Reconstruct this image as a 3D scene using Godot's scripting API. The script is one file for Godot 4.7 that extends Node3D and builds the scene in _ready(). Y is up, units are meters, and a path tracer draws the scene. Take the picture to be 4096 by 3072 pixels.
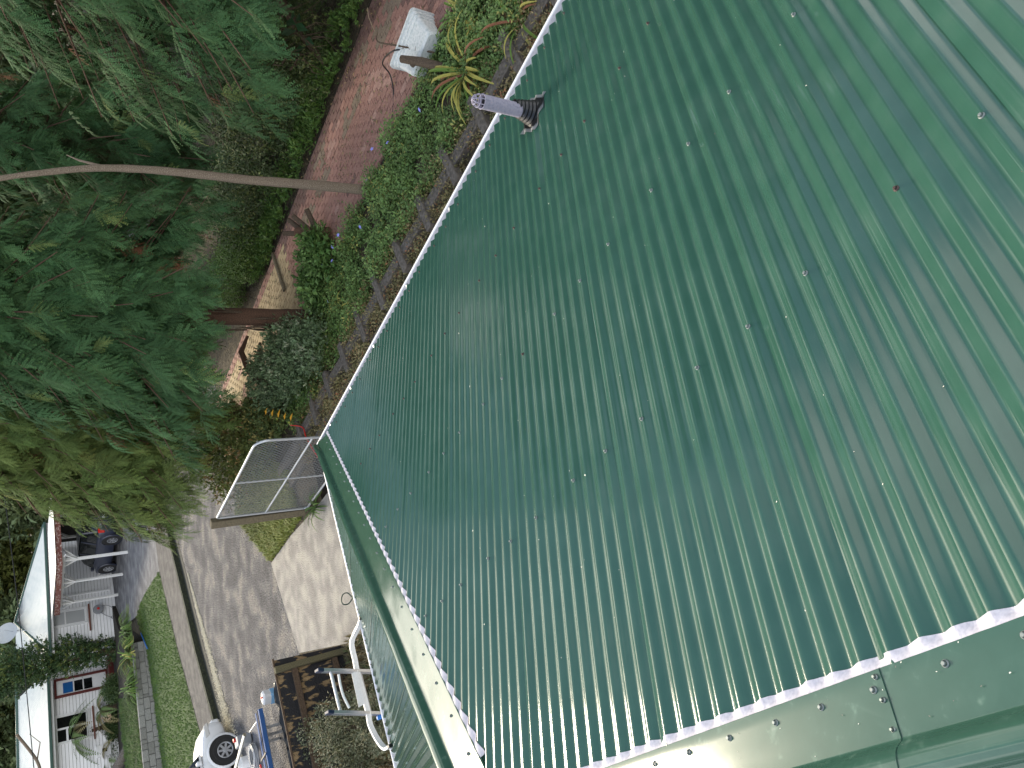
extends Node3D
# A green corrugated roof seen from its ridge, a garden path and conifers beyond its gutter, a street and a white house across the road.
# ---------------------------------------------------------------- the place's own measures (metres)
const CAMP := Vector3(0, 5.2, 0)
const TILT := 0.035                    # the ground climbs gently away from the house
const RP := 0.32288591                 # roof pitch, 18.5 degrees
const RH := 1.403
const CP := 0.0754                     # corrugation pitch
const LAP0 := 1.004
const SHEET := 0.754
const A_RIDGE := -0.213
const A_EAVE := 3.745
const HIPC := 3.08                     # along the hip, e - a
const E_EAVE := 6.825
var hd := Vector3(sin(deg_to_rad(56.58)), 0, -cos(deg_to_rad(56.58)))      # from the ridge out over the garden
var ed := Vector3(-cos(deg_to_rad(56.58)), 0, -sin(deg_to_rad(56.58)))     # along the gutter, away from the ladder end
var d1 := Vector3(-sin(deg_to_rad(40.0)), 0, -cos(deg_to_rad(40.0)))       # depth of the house over the road
var d2 := Vector3(cos(deg_to_rad(40.0)), 0, -sin(deg_to_rad(40.0)))        # its frontage
const HO := Vector3(-6.76, 1.22, -34.75)
var UPV := Vector3.UP
var rng := RandomNumberGenerator.new()
var M := {}
var used := {}
var built := {}

func gy(x: float, z: float) -> float: return -TILT * z
func gp(x: float, z: float, up := 0.0) -> Vector3: return Vector3(x, -TILT * z + up, z)
func ae(a: float, e: float, up := 0.0) -> Vector3:          # plan position by roof axes, on the ground
	var p := hd * a + ed * e
	return Vector3(p.x, -TILT * p.z + up, p.z)
func aey(a: float, e: float, y: float) -> Vector3:
	var p := hd * a + ed * e
	return Vector3(p.x, y, p.z)
func hp(p: float, q: float, y: float) -> Vector3:           # position by the other house's axes; y above its drive
	return HO + d2 * p + d1 * q + Vector3(0, y, 0)
func roof_y(a: float) -> float: return 5.2 - RH / cos(RP) - a * tan(RP)
func rnd(a: float, b: float) -> float: return rng.randf_range(a, b)
func lin(r: float, g: float, b: float, al := 1.0) -> Color: return Color(r, g, b, al).linear_to_srgb()

# ---------------------------------------------------------------- mesh gathering
class MB:
	var v := PackedVector3Array()
	var n := PackedVector3Array()
	var c := PackedColorArray()
	var t := PackedVector2Array()
	var col := Color(1, 1, 1)
	func tri3(a: Vector3, b: Vector3, d: Vector3, na: Vector3, nb: Vector3, nd: Vector3) -> void:
		if (b - a).cross(d - a).dot(na + nb + nd) > 0.0:
			v.append(a); v.append(d); v.append(b); n.append(na); n.append(nd); n.append(nb)
		else:
			v.append(a); v.append(b); v.append(d); n.append(na); n.append(nb); n.append(nd)
		for i in 3: c.append(col)
	func tri(a: Vector3, b: Vector3, d: Vector3, out := Vector3.ZERO) -> void:
		var m := (b - a).cross(d - a)
		if m.length_squared() < 1e-16: return
		m = m.normalized()
		if out != Vector3.ZERO and m.dot(out) < 0.0: m = -m
		tri3(a, b, d, m, m, m)
	func quad(a: Vector3, b: Vector3, d: Vector3, e: Vector3, out := Vector3.ZERO) -> void:
		tri(a, b, d, out); tri(a, d, e, out)
	func grid(nu: int, nv: int, f: Callable, flip := false) -> void:       # a smooth surface f(i, j)
		var p := PackedVector3Array(); p.resize((nu + 1) * (nv + 1))
		for i in nu + 1:
			for j in nv + 1: p[i * (nv + 1) + j] = f.call(i, j)
		var m := PackedVector3Array(); m.resize(p.size())
		var w := nv + 1
		for i in nu + 1:
			for j in nv + 1:
				var du := p[mini(i + 1, nu) * w + j] - p[maxi(i - 1, 0) * w + j]
				var dv := p[i * w + mini(j + 1, nv)] - p[i * w + maxi(j - 1, 0)]
				var k := du.cross(dv)
				k = k.normalized() if k.length_squared() > 1e-18 else Vector3.UP
				m[i * w + j] = -k if flip else k
		for i in nu:
			for j in nv:
				var a := i * w + j
				tri3(p[a], p[a + w], p[a + w + 1], m[a], m[a + w], m[a + w + 1])
				tri3(p[a], p[a + w + 1], p[a + 1], m[a], m[a + w + 1], m[a + 1])
	func obox(o: Vector3, x: Vector3, y: Vector3, z: Vector3, bev := 0.0) -> void:   # centre and half axes
		if bev <= 0.0:
			for s in [-1.0, 1.0]:
				quad(o + x * s + y + z, o + x * s + y - z, o + x * s - y - z, o + x * s - y + z, x * s)
				quad(o + y * s + x + z, o + y * s + x - z, o + y * s - x - z, o + y * s - x + z, y * s)
				quad(o + z * s + x + y, o + z * s + x - y, o + z * s - x - y, o + z * s - x + y, z * s)
			return
		var ax := [x, y, z]
		var il := [x * (1.0 - minf(bev / x.length(), .9)), y * (1.0 - minf(bev / y.length(), .9)), z * (1.0 - minf(bev / z.length(), .9))]
		for k in 3:
			var i1 := (k + 1) % 3
			var i2 := (k + 2) % 3
			for s in [-1.0, 1.0]:
				var f: Vector3 = o + ax[k] * s
				quad(f + il[i1] + il[i2], f + il[i1] - il[i2], f - il[i1] - il[i2], f - il[i1] + il[i2], ax[k] * s)
				for s2 in [-1.0, 1.0]:
					var g: Vector3 = o + ax[i1] * s2
					quad(f + il[i1] * s2 + il[i2], f + il[i1] * s2 - il[i2], g + il[k] * s - il[i2], g + il[k] * s + il[i2], ax[k].normalized() * s + ax[i1].normalized() * s2)
		for sx in [-1.0, 1.0]:
			for sy in [-1.0, 1.0]:
				for sz in [-1.0, 1.0]:
					tri(o + ax[0] * sx + il[1] * sy + il[2] * sz, o + il[0] * sx + ax[1] * sy + il[2] * sz, o + il[0] * sx + il[1] * sy + ax[2] * sz, ax[0] * sx + ax[1] * sy + ax[2] * sz)
	func bar(a: Vector3, b: Vector3, w: float, h: float, up := Vector3.UP, bev := 0.0) -> void:   # a beam of full width w and height h
		var z := (b - a) * .5
		var zn := z.normalized()
		var x := zn.cross(up)
		if x.length_squared() < 1e-6: x = zn.cross(Vector3.RIGHT)
		x = x.normalized()
		var y := x.cross(zn).normalized()
		obox((a + b) * .5, x * w * .5, y * h * .5, z, bev)
	func tube(p: Array, r, sides := 8, caps := true) -> void:                # r: one radius or one for each point
		var rings := []
		var dirs := []
		var x := Vector3.ZERO
		for i in p.size():
			var d: Vector3 = (p[mini(i + 1, p.size() - 1)] - p[maxi(i - 1, 0)]).normalized()
			if i == 0: x = d.cross(Vector3.UP if absf(d.y) < .9 else Vector3.RIGHT).normalized()
			else: x = (x - d * x.dot(d)).normalized()
			var y := d.cross(x)
			var q := PackedVector3Array()
			var m := PackedVector3Array()
			var rr: float = r[i] if r is Array else r
			for k in sides:
				var an := TAU * k / sides
				var u := x * cos(an) + y * sin(an)
				m.append(u); q.append(p[i] + u * rr)
			rings.append(q); dirs.append(m)
		for i in p.size() - 1:
			for k in sides:
				var l := (k + 1) % sides
				tri3(rings[i][k], rings[i + 1][k], rings[i + 1][l], dirs[i][k], dirs[i + 1][k], dirs[i + 1][l])
				tri3(rings[i][k], rings[i + 1][l], rings[i][l], dirs[i][k], dirs[i + 1][l], dirs[i][l])
		if caps:
			for i in [0, p.size() - 1]:
				var o: Vector3 = (p[0] - p[1]) if i == 0 else (p[i] - p[i - 1])
				for k in sides: tri(p[i], rings[i][k], rings[i][(k + 1) % sides], o)
	func lathe(o: Vector3, ax: Vector3, prof: Array, sides := 16, flat := false) -> void:   # prof: Vector2(radius, height along ax)
		var x := ax.cross(Vector3.UP if absf(ax.normalized().y) < .9 else Vector3.RIGHT).normalized()
		var y := ax.normalized().cross(x)
		var an := ax.normalized()
		for i in prof.size() - 1:
			var a: Vector2 = prof[i]
			var b: Vector2 = prof[i + 1]
			var s := Vector2(b.y - a.y, -(b.x - a.x)).normalized()
			for k in sides:
				var t0 := TAU * k / sides
				var t1 := TAU * (k + 1) / sides
				var u0 := x * cos(t0) + y * sin(t0)
				var u1 := x * cos(t1) + y * sin(t1)
				var n0 := u0 * s.x + an * s.y
				var n1 := u1 * s.x + an * s.y
				var p0 := o + u0 * a.x + an * a.y
				var p1 := o + u1 * a.x + an * a.y
				var q0 := o + u0 * b.x + an * b.y
				var q1 := o + u1 * b.x + an * b.y
				if a.x > 1e-6: tri3(p0, p1, q1, n0, n1, n1)
				if b.x > 1e-6: tri3(p0, q1, q0, n0, n1, n0)
	func poly(pts: Array, out := Vector3.UP) -> void:                       # a flat convex-ish sheet, ear-cut in plan
		var f := PackedVector2Array()
		for q in pts: f.append(Vector2(q.x, q.z))
		var ix := Geometry2D.triangulate_polygon(f)
		for i in range(0, ix.size(), 3): tri(pts[ix[i]], pts[ix[i + 1]], pts[ix[i + 2]], out)
	func prism(pts: Array, d: Vector3) -> void:                             # plan outline raised by d
		var up := []
		for q in pts: up.append(q + d)
		var cen := Vector3.ZERO
		for q in pts: cen += q / float(pts.size())
		poly(up, d); poly(pts, -d)
		for i in pts.size():
			var j := (i + 1) % pts.size()
			var m = (pts[j] - pts[i]).cross(d)
			quad(pts[i], pts[j], up[j], up[i], m if m.dot((pts[i] + pts[j]) * .5 - cen) > 0 else -m)
	func done() -> ArrayMesh:
		var arr := []
		arr.resize(Mesh.ARRAY_MAX)
		arr[Mesh.ARRAY_VERTEX] = v
		arr[Mesh.ARRAY_NORMAL] = n
		arr[Mesh.ARRAY_COLOR] = c
		var am := ArrayMesh.new()
		if v.size(): am.add_surface_from_arrays(Mesh.PRIMITIVE_TRIANGLES, arr)
		return am

# ---------------------------------------------------------------- naming and parenting
func numbered(called: String) -> String:
	if not used.has(called):
		used[called] = 0
		return called
	used[called] += 1
	return "%s_%03d" % [called, used[called]]
func tag(o: Node3D, label: String, category: String, group := "", kind := "") -> Node3D:
	if label: o.set_meta("label", label)
	if category: o.set_meta("category", category)
	if group: o.set_meta("group", group)
	if kind: o.set_meta("kind", kind)
	return o
func thing(called: String, label: String, category: String, at: Vector3, group := "") -> Node3D:
	var o := Node3D.new()
	o.name = numbered(called)
	add_child(o)
	o.position = at
	return tag(o, label, category, group)
func part(called: String, mb: MB, m: Material, parent: Node3D) -> MeshInstance3D:      # vertices are given in the world; the part sits under its thing's base
	var o := MeshInstance3D.new()
	o.name = called
	o.mesh = mb.done()
	o.material_override = m
	parent.add_child(o, true)
	if parent.get_parent() == self and not parent is MeshInstance3D: o.position = -parent.position
	return o
func sub(called: String, mesh: Mesh, m: Material, parent: Node3D, tr: Transform3D) -> MeshInstance3D:   # a shared mesh placed by a world transform under a part whose own axes are the world's
	var o := MeshInstance3D.new()
	o.name = called
	o.mesh = mesh
	o.material_override = m
	parent.add_child(o, true)
	o.transform = tr
	return o
func subw(called: String, mesh: Mesh, m: Material, parent: Node3D, tr: Transform3D) -> MeshInstance3D:  # the same directly under a thing
	var o := sub(called, mesh, m, parent, tr)
	o.position = tr.origin - parent.position
	return o
func single(called: String, mb: MB, m: Material, label: String, category: String, group := "", kind := "") -> MeshInstance3D:
	var o := MeshInstance3D.new()
	o.name = numbered(called)
	o.mesh = mb.done()
	o.material_override = m
	add_child(o)
	tag(o, label, category, group, kind)
	return o
func ground_piece(called: String, mb: MB, m: Material) -> MeshInstance3D: return single(called, mb, m, "", "", "", "structure")
func multi(called: String, mesh: Mesh, m: Material, trs: Array, cols: Array, parent: Node3D) -> MultiMeshInstance3D:
	var mm := MultiMesh.new()
	mm.transform_format = MultiMesh.TRANSFORM_3D
	mm.use_colors = true
	mm.mesh = mesh
	mm.instance_count = trs.size()
	for i in trs.size():
		mm.set_instance_transform(i, trs[i])
		mm.set_instance_color(i, cols[i])
	var o := MultiMeshInstance3D.new()
	o.name = called
	o.multimesh = mm
	o.material_override = m
	parent.add_child(o, true)
	if parent != self: o.position = -parent.position if parent.get_parent() == self else Vector3.ZERO
	return o

# ---------------------------------------------------------------- materials
func mat(key: String, c: Color, rough := .8, metal := 0.0, spec := .5) -> StandardMaterial3D:
	var m := StandardMaterial3D.new()
	m.albedo_color = c
	m.roughness = rough
	m.metallic = metal
	m.metallic_specular = spec
	M[key] = m
	return m
func noise_tex(freq: float, stops: Array, sz := 512, oct := 5, seed_ := 1, kind := FastNoiseLite.TYPE_SIMPLEX_SMOOTH) -> NoiseTexture2D:
	var f := FastNoiseLite.new()
	f.noise_type = kind
	f.frequency = freq
	f.fractal_octaves = oct
	f.seed = seed_
	var t := NoiseTexture2D.new()
	t.width = sz; t.height = sz; t.seamless = true
	t.noise = f
	var g := Gradient.new()
	var of := PackedFloat32Array()
	var co := PackedColorArray()
	for s in stops:
		of.append(s[0]); co.append(s[1])
	g.offsets = of; g.colors = co
	t.color_ramp = g
	return t
func bump_tex(freq: float, strength := 4.0, seed_ := 3, sz := 512) -> NoiseTexture2D:
	var f := FastNoiseLite.new()
	f.frequency = freq
	f.fractal_octaves = 4
	f.seed = seed_
	var t := NoiseTexture2D.new()
	t.width = sz; t.height = sz; t.seamless = true
	t.noise = f
	t.as_normal_map = true
	t.bump_strength = strength
	return t
func surf(key: String, stops: Array, scale: float, rough := .85, freq := .01, bump := 0.0, bfreq := .05, seed_ := 1, oct := 5) -> StandardMaterial3D:   # world-wrapped colour noise with fine relief
	var m := mat(key, Color(1, 1, 1), rough)
	m.albedo_texture = noise_tex(freq, stops, 512, oct, seed_)
	m.uv1_triplanar = true
	m.uv1_world_triplanar = true
	m.uv1_scale = Vector3.ONE * scale
	if bump > 0.0:
		m.normal_enabled = true
		m.normal_texture = bump_tex(bfreq, bump, seed_ + 7)
	return m
func leafy(key: String, c: Color, rough := .55, back := .35) -> StandardMaterial3D:
	var m := mat(key, c, rough)
	m.vertex_color_use_as_albedo = true
	m.backlight_enabled = true
	m.backlight = Color(back, back, back)
	m.cull_mode = BaseMaterial3D.CULL_DISABLED
	return m

func sky_image() -> Image:                                   # broken cloud, brightest round the veiled sun
	var w := 640
	var h := 320
	var im := Image.create(w, h, false, Image.FORMAT_RGBAF)
	var f := FastNoiseLite.new()
	f.noise_type = FastNoiseLite.TYPE_SIMPLEX_SMOOTH
	f.frequency = 1.0
	f.fractal_octaves = 5
	f.fractal_gain = .5
	f.seed = 154
	var sd := sun_dir()
	for j in h:
		var th := PI * (j + .5) / h
		var y := cos(th)
		for i in w:
			var ph := TAU * (i + .5) / w
			var d := Vector3(sin(ph) * sin(th), y, -cos(ph) * sin(th))
			var q := d / (absf(y) * .75 + .32)
			var k := f.get_noise_3d(q.x * 1.15, 4.0, q.z * 1.15)
			var cl := smoothstep(-.16, .20, k + .12 - .42 * smoothstep(.42, .78, y))
			var blue := Color(.19, .29, .44).lerp(Color(.60, .66, .70), pow(1.0 - maxf(y, 0.0), 4.0))
			var grey := Color(1.30, 1.29, 1.26) * (1.0 + .40 * smoothstep(.2, -.8, d.dot(sd))) * (.80 + .30 * smoothstep(-.1, .5, f.get_noise_3d(q.x * 2.6 + 9.0, 1.0, q.z * 2.6)))
			var c := blue.lerp(grey, cl)
			var s := maxf(d.dot(sd), 0.0)
			c += Color(1.0, .86, .62) * (2.7 * pow(s, 26.0) + .40 * pow(s, 5.0))
			if y < 0.0: c = Color(.16, .17, .15)
			im.set_pixel(i, j, Color(c.r, c.g, c.b, 1))
	return im
func sun_dir() -> Vector3:
	var az := deg_to_rad(-14.0)
	var el := deg_to_rad(30.0)
	return Vector3(sin(az) * cos(el), sin(el), -cos(az) * cos(el))

func setup_view() -> void:
	var p := deg_to_rad(34.3)
	var ro := deg_to_rad(1.224)
	var u := Vector3(0, cos(p), -sin(p))
	var fw := Vector3(0, -sin(p), -cos(p))
	var r := Vector3.RIGHT
	var r2 := r * cos(ro) - u * sin(ro)
	var u2 := u * cos(ro) + r * sin(ro)
	var cam := Camera3D.new()
	cam.name = "camera"
	add_child(cam)
	cam.transform = Transform3D(Basis(-u2, r2, -fw), CAMP)      # the phone was held on its side: the world's up points to the picture's left
	cam.fov = rad_to_deg(2.0 * atan(1536.0 / 2920.0))
	cam.near = .05
	cam.far = 600.0
	cam.current = true
	var we := WorldEnvironment.new()
	we.name = "environment"
	var env := Environment.new()
	env.background_mode = Environment.BG_SKY
	var sk := Sky.new()
	var sm := PanoramaSkyMaterial.new()
	sm.panorama = ImageTexture.create_from_image(sky_image())
	sk.sky_material = sm
	env.sky = sk
	env.background_energy_multiplier = 1.1
	env.tonemap_mode = Environment.TONE_MAPPER_LINEAR
	env.tonemap_exposure = 1.78
	env.sdfgi_enabled = true
	env.ssao_enabled = true
	env.ssil_enabled = true
	we.environment = env
	add_child(we)
	var sun := DirectionalLight3D.new()
	sun.name = "sun"
	add_child(sun)
	sun.look_at_from_position(sun_dir() * 60.0, Vector3.ZERO)
	sun.light_energy = .8
	sun.light_color = Color(1.0, .94, .84)
	sun.light_angular_distance = 14.0
	sun.shadow_enabled = true

# ---------------------------------------------------------------- the house under our feet
var wob := FastNoiseLite.new()
func s2a(s: float) -> float: return s * cos(RP) - RH * sin(RP)
func na() -> Vector3: return hd * sin(RP) + UPV * cos(RP)
func nc() -> Vector3: return ed * sin(RP) + UPV * cos(RP)
func pa(a: float, e: float, off := 0.0) -> Vector3: return aey(a, e, roof_y(a)) + na() * off
func pc(a: float, e: float, off := 0.0) -> Vector3: return aey(a, e, roof_y(e - HIPC)) + nc() * off
func corr(x: float) -> float:
	return .0085 * asin(.95 * cos(TAU * (x - LAP0 - .65 * CP) / CP)) / asin(.95)      # round crests and pans joined by straight flanks
func build_house() -> void:
	wob.frequency = 1.0
	wob.fractal_octaves = 2
	wob.seed = 5
	var base := ae(-.2, 0, -.4)
	var h := thing("green_roofed_house", "house with glossy dark green corrugated hip roof and white gutter, filling the foreground", "house", base)
	var screw := screw_mesh(.0078, .0046)
	var rivet := screw_mesh(.006, .0034)
	# --- the large plane, sheet by sheet
	for k in range(-9, 8):
		var e0 := LAP0 + k * SHEET - .012
		var e1 := LAP0 + (k + 1) * SHEET + .012
		if e0 > E_EAVE - .1: break
		e1 = minf(e1, E_EAVE - .05)
		var per := 12 if k >= -3 else 8
		var nu := int(round((e1 - e0) / CP * per))
		var nv := 22 if k >= -3 else 6
		var mb := MB.new()
		var jit := rnd(-.006, .006)
		mb.grid(nu, nv, func(i, j):
			var e: float = lerpf(e0, e1, float(i) / nu)
			var top: float = maxf(A_RIDGE + .10, e - HIPC + .10)
			var a: float = lerpf(minf(top, A_EAVE - .01), A_EAVE + jit, float(j) / nv)
			var lap: float = .0048 * smoothstep(e1 - .06, e1, e)
			return pa(a, e, corr(e) + lap + .0007 * wob.get_noise_2d(a * 2.2, e * 3.0) + .0004 * wob.get_noise_2d(a * 9.0, e * 9.0)), true)
		for j in nv:                                     # the lapped edge's own thickness
			var a0 := lerpf(minf(maxf(A_RIDGE + .10, e1 - HIPC + .10), A_EAVE - .01), A_EAVE + jit, float(j) / nv)
			var a1 := lerpf(minf(maxf(A_RIDGE + .10, e1 - HIPC + .10), A_EAVE - .01), A_EAVE + jit, float(j + 1) / nv)
			mb.quad(pa(a0, e1, corr(e1) + .0048), pa(a1, e1, corr(e1) + .0048), pa(a1, e1, corr(e1) + .0008), pa(a0, e1, corr(e1) + .0008), ed)
		var sh := part("roof_sheet", mb, M.roof, h)
		if k < -3: continue
		for s in [1.40, 2.28, 3.19, 4.28]:
			for q in [.049, .275, .577]:
				var e: float = LAP0 + k * SHEET + q + rnd(-.004, .004)
				var a: float = s2a(s + rnd(-.012, .012))
				if a > maxf(A_RIDGE, e - HIPC) + .42 and a < A_EAVE - .03:
					var old: bool = s > 3.0 or rng.randf() < .12
					sub("screw", screw, M.screw_dark if old else M.screw, sh, place(pa(a, e, .0085), na(), rnd(0, 3)))
	# --- the plane beyond the hip and the plane behind the ridge
	for k in range(0, 11):
		var b0 := 3.70 - k * SHEET
		var b1 := maxf(b0 - SHEET - .012, -4.1)
		if b0 < -4.0: break
		var nu := int((b0 - b1) / CP * (10 if k < 6 else 6))
		var mb := MB.new()
		mb.grid(nu, 8, func(i, j):
			var a: float = lerpf(b0, b1, float(i) / nu)
			var top: float = (a if a > A_RIDGE else 2.0 * A_RIDGE - a) + HIPC + .08
			var e: float = lerpf(minf(top, E_EAVE - .01), E_EAVE, float(j) / 8.0)
			return pc(a, e, corr(a) + .0022 * smoothstep(b1 + .05, b1, a) + .0009 * wob.get_noise_2d(a * 3.0, e * 2.0)), true)
		var sh := part("roof_sheet", mb, M.roof, h)
		for e in [4.5, 5.4, 6.25, 6.72]:
			for q in [.06, .29, .59]:
				var a = b0 - q
				if e > (a if a > A_RIDGE else 2.0 * A_RIDGE - a) + HIPC + .4 and a > -1.5:
					sub("screw", screw, M.screw_dark if e > 6.5 else M.screw, sh, place(pc(LAP0 + .65 * CP + CP * round((a - LAP0 - .65 * CP) / CP), e, .0085), nc(), 0))
	for k in range(0, 14):
		var e1 := 6.6 - k * SHEET
		var e0 := e1 - SHEET
		var mb := MB.new()
		mb.grid(40, 4, func(i, j):
			var e: float = lerpf(e0, e1, i / 40.0)
			var w: float = lerpf(minf(maxf(.10, e - HIPC + .1 - A_RIDGE), A_EAVE - A_RIDGE - .01), A_EAVE - A_RIDGE, j / 4.0)
			return aey(A_RIDGE - w, e, roof_y(A_RIDGE + w)) + UPV * corr(e))
		part("roof_sheet", mb, M.roof, h)
	# --- ridge cap in two lengths
	var apex := roof_y(A_RIDGE)
	var half := [[s2a(.4195), .003], [s2a(.418), .0105], [s2a(.36), .0115], [s2a(.290), .0135], [s2a(.2845), .0175], [s2a(.2785), .036], [s2a(.2725), .044], [s2a(.264), .049], [s2a(.2545), .0515]]
	var prof := []
	for q in half: prof.append([q[0], roof_y(q[0]) + q[1] / cos(RP)])
	prof.append([A_RIDGE, apex + .057])
	for i in range(half.size() - 1, -1, -1): prof.append([2.0 * A_RIDGE - prof[i][0], prof[i][1]])
	var caps := [[1.012, 2.96, .0028], [-7.0, 1.06, 0.0]]
	var cap_nodes := []
	for cp in caps:
		var mb := MB.new()
		var np := prof.size()
		var fine := int((cp[1] - cp[0]) / .05)
		mb.grid(fine, np * 2 - 2, func(i, j):
			var e: float = lerpf(cp[0], cp[1], float(i) / fine)
			var q0: Array = prof[j / 2]
			var q1: Array = prof[mini(j / 2 + j % 2, np - 1)]
			var a: float = (q0[0] + q1[0]) * .5
			var dent: float = .0012 * wob.get_noise_2d(e * 2.4, a * 9.0 + 4.0)
			return aey(a, e, (q0[1] + q1[1]) * .5 + cp[2] + dent))
		for i in np - 1:
			var q0: Array = prof[i]
			var q1: Array = prof[i + 1]
			mb.quad(aey(q0[0], cp[0], q0[1] + cp[2]), aey(q1[0], cp[0], q1[1] + cp[2]), aey(q1[0], cp[0], q1[1] - .0005), aey(q0[0], cp[0], q0[1] - .0005), -ed)
		cap_nodes.append(part("ridge_cap", mb, M.roof_cap, h))
	for q in [[.55, .38], [.71, .385], [.87, .383], [1.038, .379], [1.18, .38], [1.32, .38], [1.48, .381], [1.64, .38], [1.79, .38], [1.95, .38], [2.1, .38], [.39, .38], [.22, .38]]:
		sub("screw", screw, M.screw, cap_nodes[0 if q[0] > 1.01 else 1], place(pa(s2a(q[1]), q[0], .0115 + (.0028 if q[0] > 1.01 else 0.0)), na(), rnd(0, 3)))
	for s in [.401, .356, .301]: sub("rivet", rivet, M.rivet, cap_nodes[0], place(pa(s2a(s), 1.024, .0148), na(), 0))
	# --- hip cap
	var hc := MB.new()
	var hprof := [[-.215, .006], [-.213, .0135], [-.1, .0145], [-.05, .016], [-.043, .022], [-.034, .045], [-.022, .055], [0, .060], [.022, .055], [.034, .045], [.043, .022], [.05, .016], [.1, .0145], [.213, .0135], [.215, .006]]
	hc.grid(90, hprof.size() * 2 - 2, func(i, j):
		var t: float = lerpf(A_RIDGE - .03, A_EAVE + .03, i / 90.0)
		var q0: Array = hprof[j / 2]
		var q1: Array = hprof[mini(j / 2 + j % 2, hprof.size() - 1)]
		var m: float = (q0[0] + q1[0]) * .5 * minf(1.0, 3.0 * (A_EAVE + .10 - t))
		return hip_pt(t, m, (q0[1] + q1[1]) * .5 + .0016 * wob.get_noise_2d(t * 5.0, m * 12.0)), true)
	var hcn := part("hip_cap", hc, M.roof_cap, h)
	for i in 21:
		var t := .0 + i * .178
		if t > 3.5: break
		for sd in [-1, 1]: sub("screw", screw, M.screw, hcn, place(hip_pt(t + .05 * sd, .165 * sd, .0142), na() if sd > 0 else nc(), rnd(0, 3)))
	# --- white pleated seals under the caps
	var sl := MB.new()
	var nse := int((2.72 + 2.0) / CP * 14)
	sl.grid(nse, 5, func(i, j):
		var e: float = lerpf(2.72, -2.0, float(i) / nse)
		var s: float = lerpf(.4125, .4405 + .003 * wob.get_noise_1d(e * 14.0), j / 5.0)
		var drape: float = smoothstep(0.0, .8, j / 5.0)
		return pa(s2a(s), e, lerpf(.0085, corr(e) + .0035, drape) + .0006 * wob.get_noise_1d(e * 160.0) * drape))
	part("ridge_seal", sl, M.seal, h)
	var hs := MB.new()
	hs.grid(760, 4, func(i, j):
		var t: float = lerpf(-.02, A_EAVE - .18, i / 760.0)
		var m: float = lerpf(.207, .236, j / 4.0)
		var p := hip_pt(t, m, 0)
		var e: float = p.dot(ed)
		return p + na() * (lerpf(.0105, corr(e) + .0035, smoothstep(0.0, .8, j / 4.0)) + .0006 * wob.get_noise_1d(t * 160.0)), true)
	part("hip_seal", hs, M.seal, h)
	# --- gutters with their lips, brackets, fascia
	var gprof := [[3.695, 2.452], [3.695, 2.352], [3.702, 2.345], [3.795, 2.345], [3.806, 2.352], [3.806, 2.440], [3.800, 2.446], [3.800, 2.455], [3.806, 2.461], [3.816, 2.461], [3.822, 2.455], [3.818, 2.444], [3.818, 2.338], [3.808, 2.329], [3.70, 2.329]]
	var ga := MB.new()
	var gb := MB.new()
	for i in gprof.size() - 1:
		var q: Array = gprof[i]
		var r: Array = gprof[i + 1]
		var out := Vector2(r[1] - q[1], -(r[0] - q[0]))
		var oa := -(hd * out.x + UPV * out.y)
		var oc := -(ed * out.x + UPV * out.y)
		var n0 := 12
		for k in n0:
			var f0 := -7.0
			var w0: float = .0025 * wob.get_noise_1d(k * 3.1)
			var w1: float = .0025 * wob.get_noise_1d((k + 1) * 3.1)
			var ea := lerpf(f0, q[0] + 3.075, float(k) / n0)
			var eb := lerpf(f0, q[0] + 3.075, float(k + 1) / n0)
			var ra := lerpf(f0, r[0] + 3.075, float(k) / n0)
			var rb := lerpf(f0, r[0] + 3.075, float(k + 1) / n0)
			ga.quad(aey(q[0], ea, q[1] + w0), aey(q[0], eb, q[1] + w1), aey(r[0], rb, r[1] + w1), aey(r[0], ra, r[1] + w0), oa)
		gb.quad(aey(q[0], q[0] + 3.075, q[1]), aey(-4.2, q[0] + 3.075, q[1]), aey(-4.2, r[0] + 3.075, r[1]), aey(r[0], r[0] + 3.075, r[1]), oc)
	var g1 := part("gutter", ga, M.gutter, h)
	var g2 := part("gutter", gb, M.gutter, h)
	var brk := MB.new()
	brk.bar(Vector3(-.058, 0, 0), Vector3(.058, .012, 0), .02, .0025)
	brk.bar(Vector3(.045, -.004, 0), Vector3(.060, .018, 0), .024, .006)
	var bm := brk.done()
	var ax := Basis(hd, UPV, hd.cross(UPV))
	for e in [6.45, 5.75, 5.05, 4.2, 3.3, 2.42, 1.5, .6]: sub("bracket", bm, M.galv, g1, Transform3D(ax, aey(3.755, e, 2.437)))
	var ax2 := Basis(ed, UPV, ed.cross(UPV))
	for a in [3.2, 2.5, 1.7, .4, -.5]: sub("bracket", bm, M.galv, g2, Transform3D(ax2, aey(a, 3.755 + 3.075, 2.437)))
	var fb := MB.new()
	fb.bar(aey(3.68, -7, 2.34), aey(3.68, 6.76, 2.34), .024, .2)
	fb.bar(aey(3.69, 6.755, 2.34), aey(-4.1, 6.755, 2.34), .024, .2)
	part("fascia", fb, M.gutter, h)
	var so := MB.new()
	so.obox(aey(-.2, -.2, 2.27), hd * 3.84, UPV * .01, ed * 6.9)
	part("soffit", so, M.wall_white, h)
	for w in [[3.25, -7.0, 3.25, 6.3], [-3.7, -7.0, -3.7, 6.3], [-3.75, 6.3, 3.3, 6.3], [-3.75, -7.0, 3.3, -7.0]]:
		var wb := MB.new()
		wb.bar(aey(w[0], w[1], .72), aey(w[2], w[3], .72), .1, 3.06)
		part("wall", wb, M.wall_white, h)
	# --- vent pipe through the roof
	var vb := pa(s2a(3.887), 2.019, 0)
	var vp := MB.new()
	vp.lathe(vb, UPV, [Vector2(.041, .02), Vector2(.041, .362), Vector2(.037, .3625), Vector2(.037, .28)], 24)
	var pipe := part("vent_pipe", vp, M.pvc, h)
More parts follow.
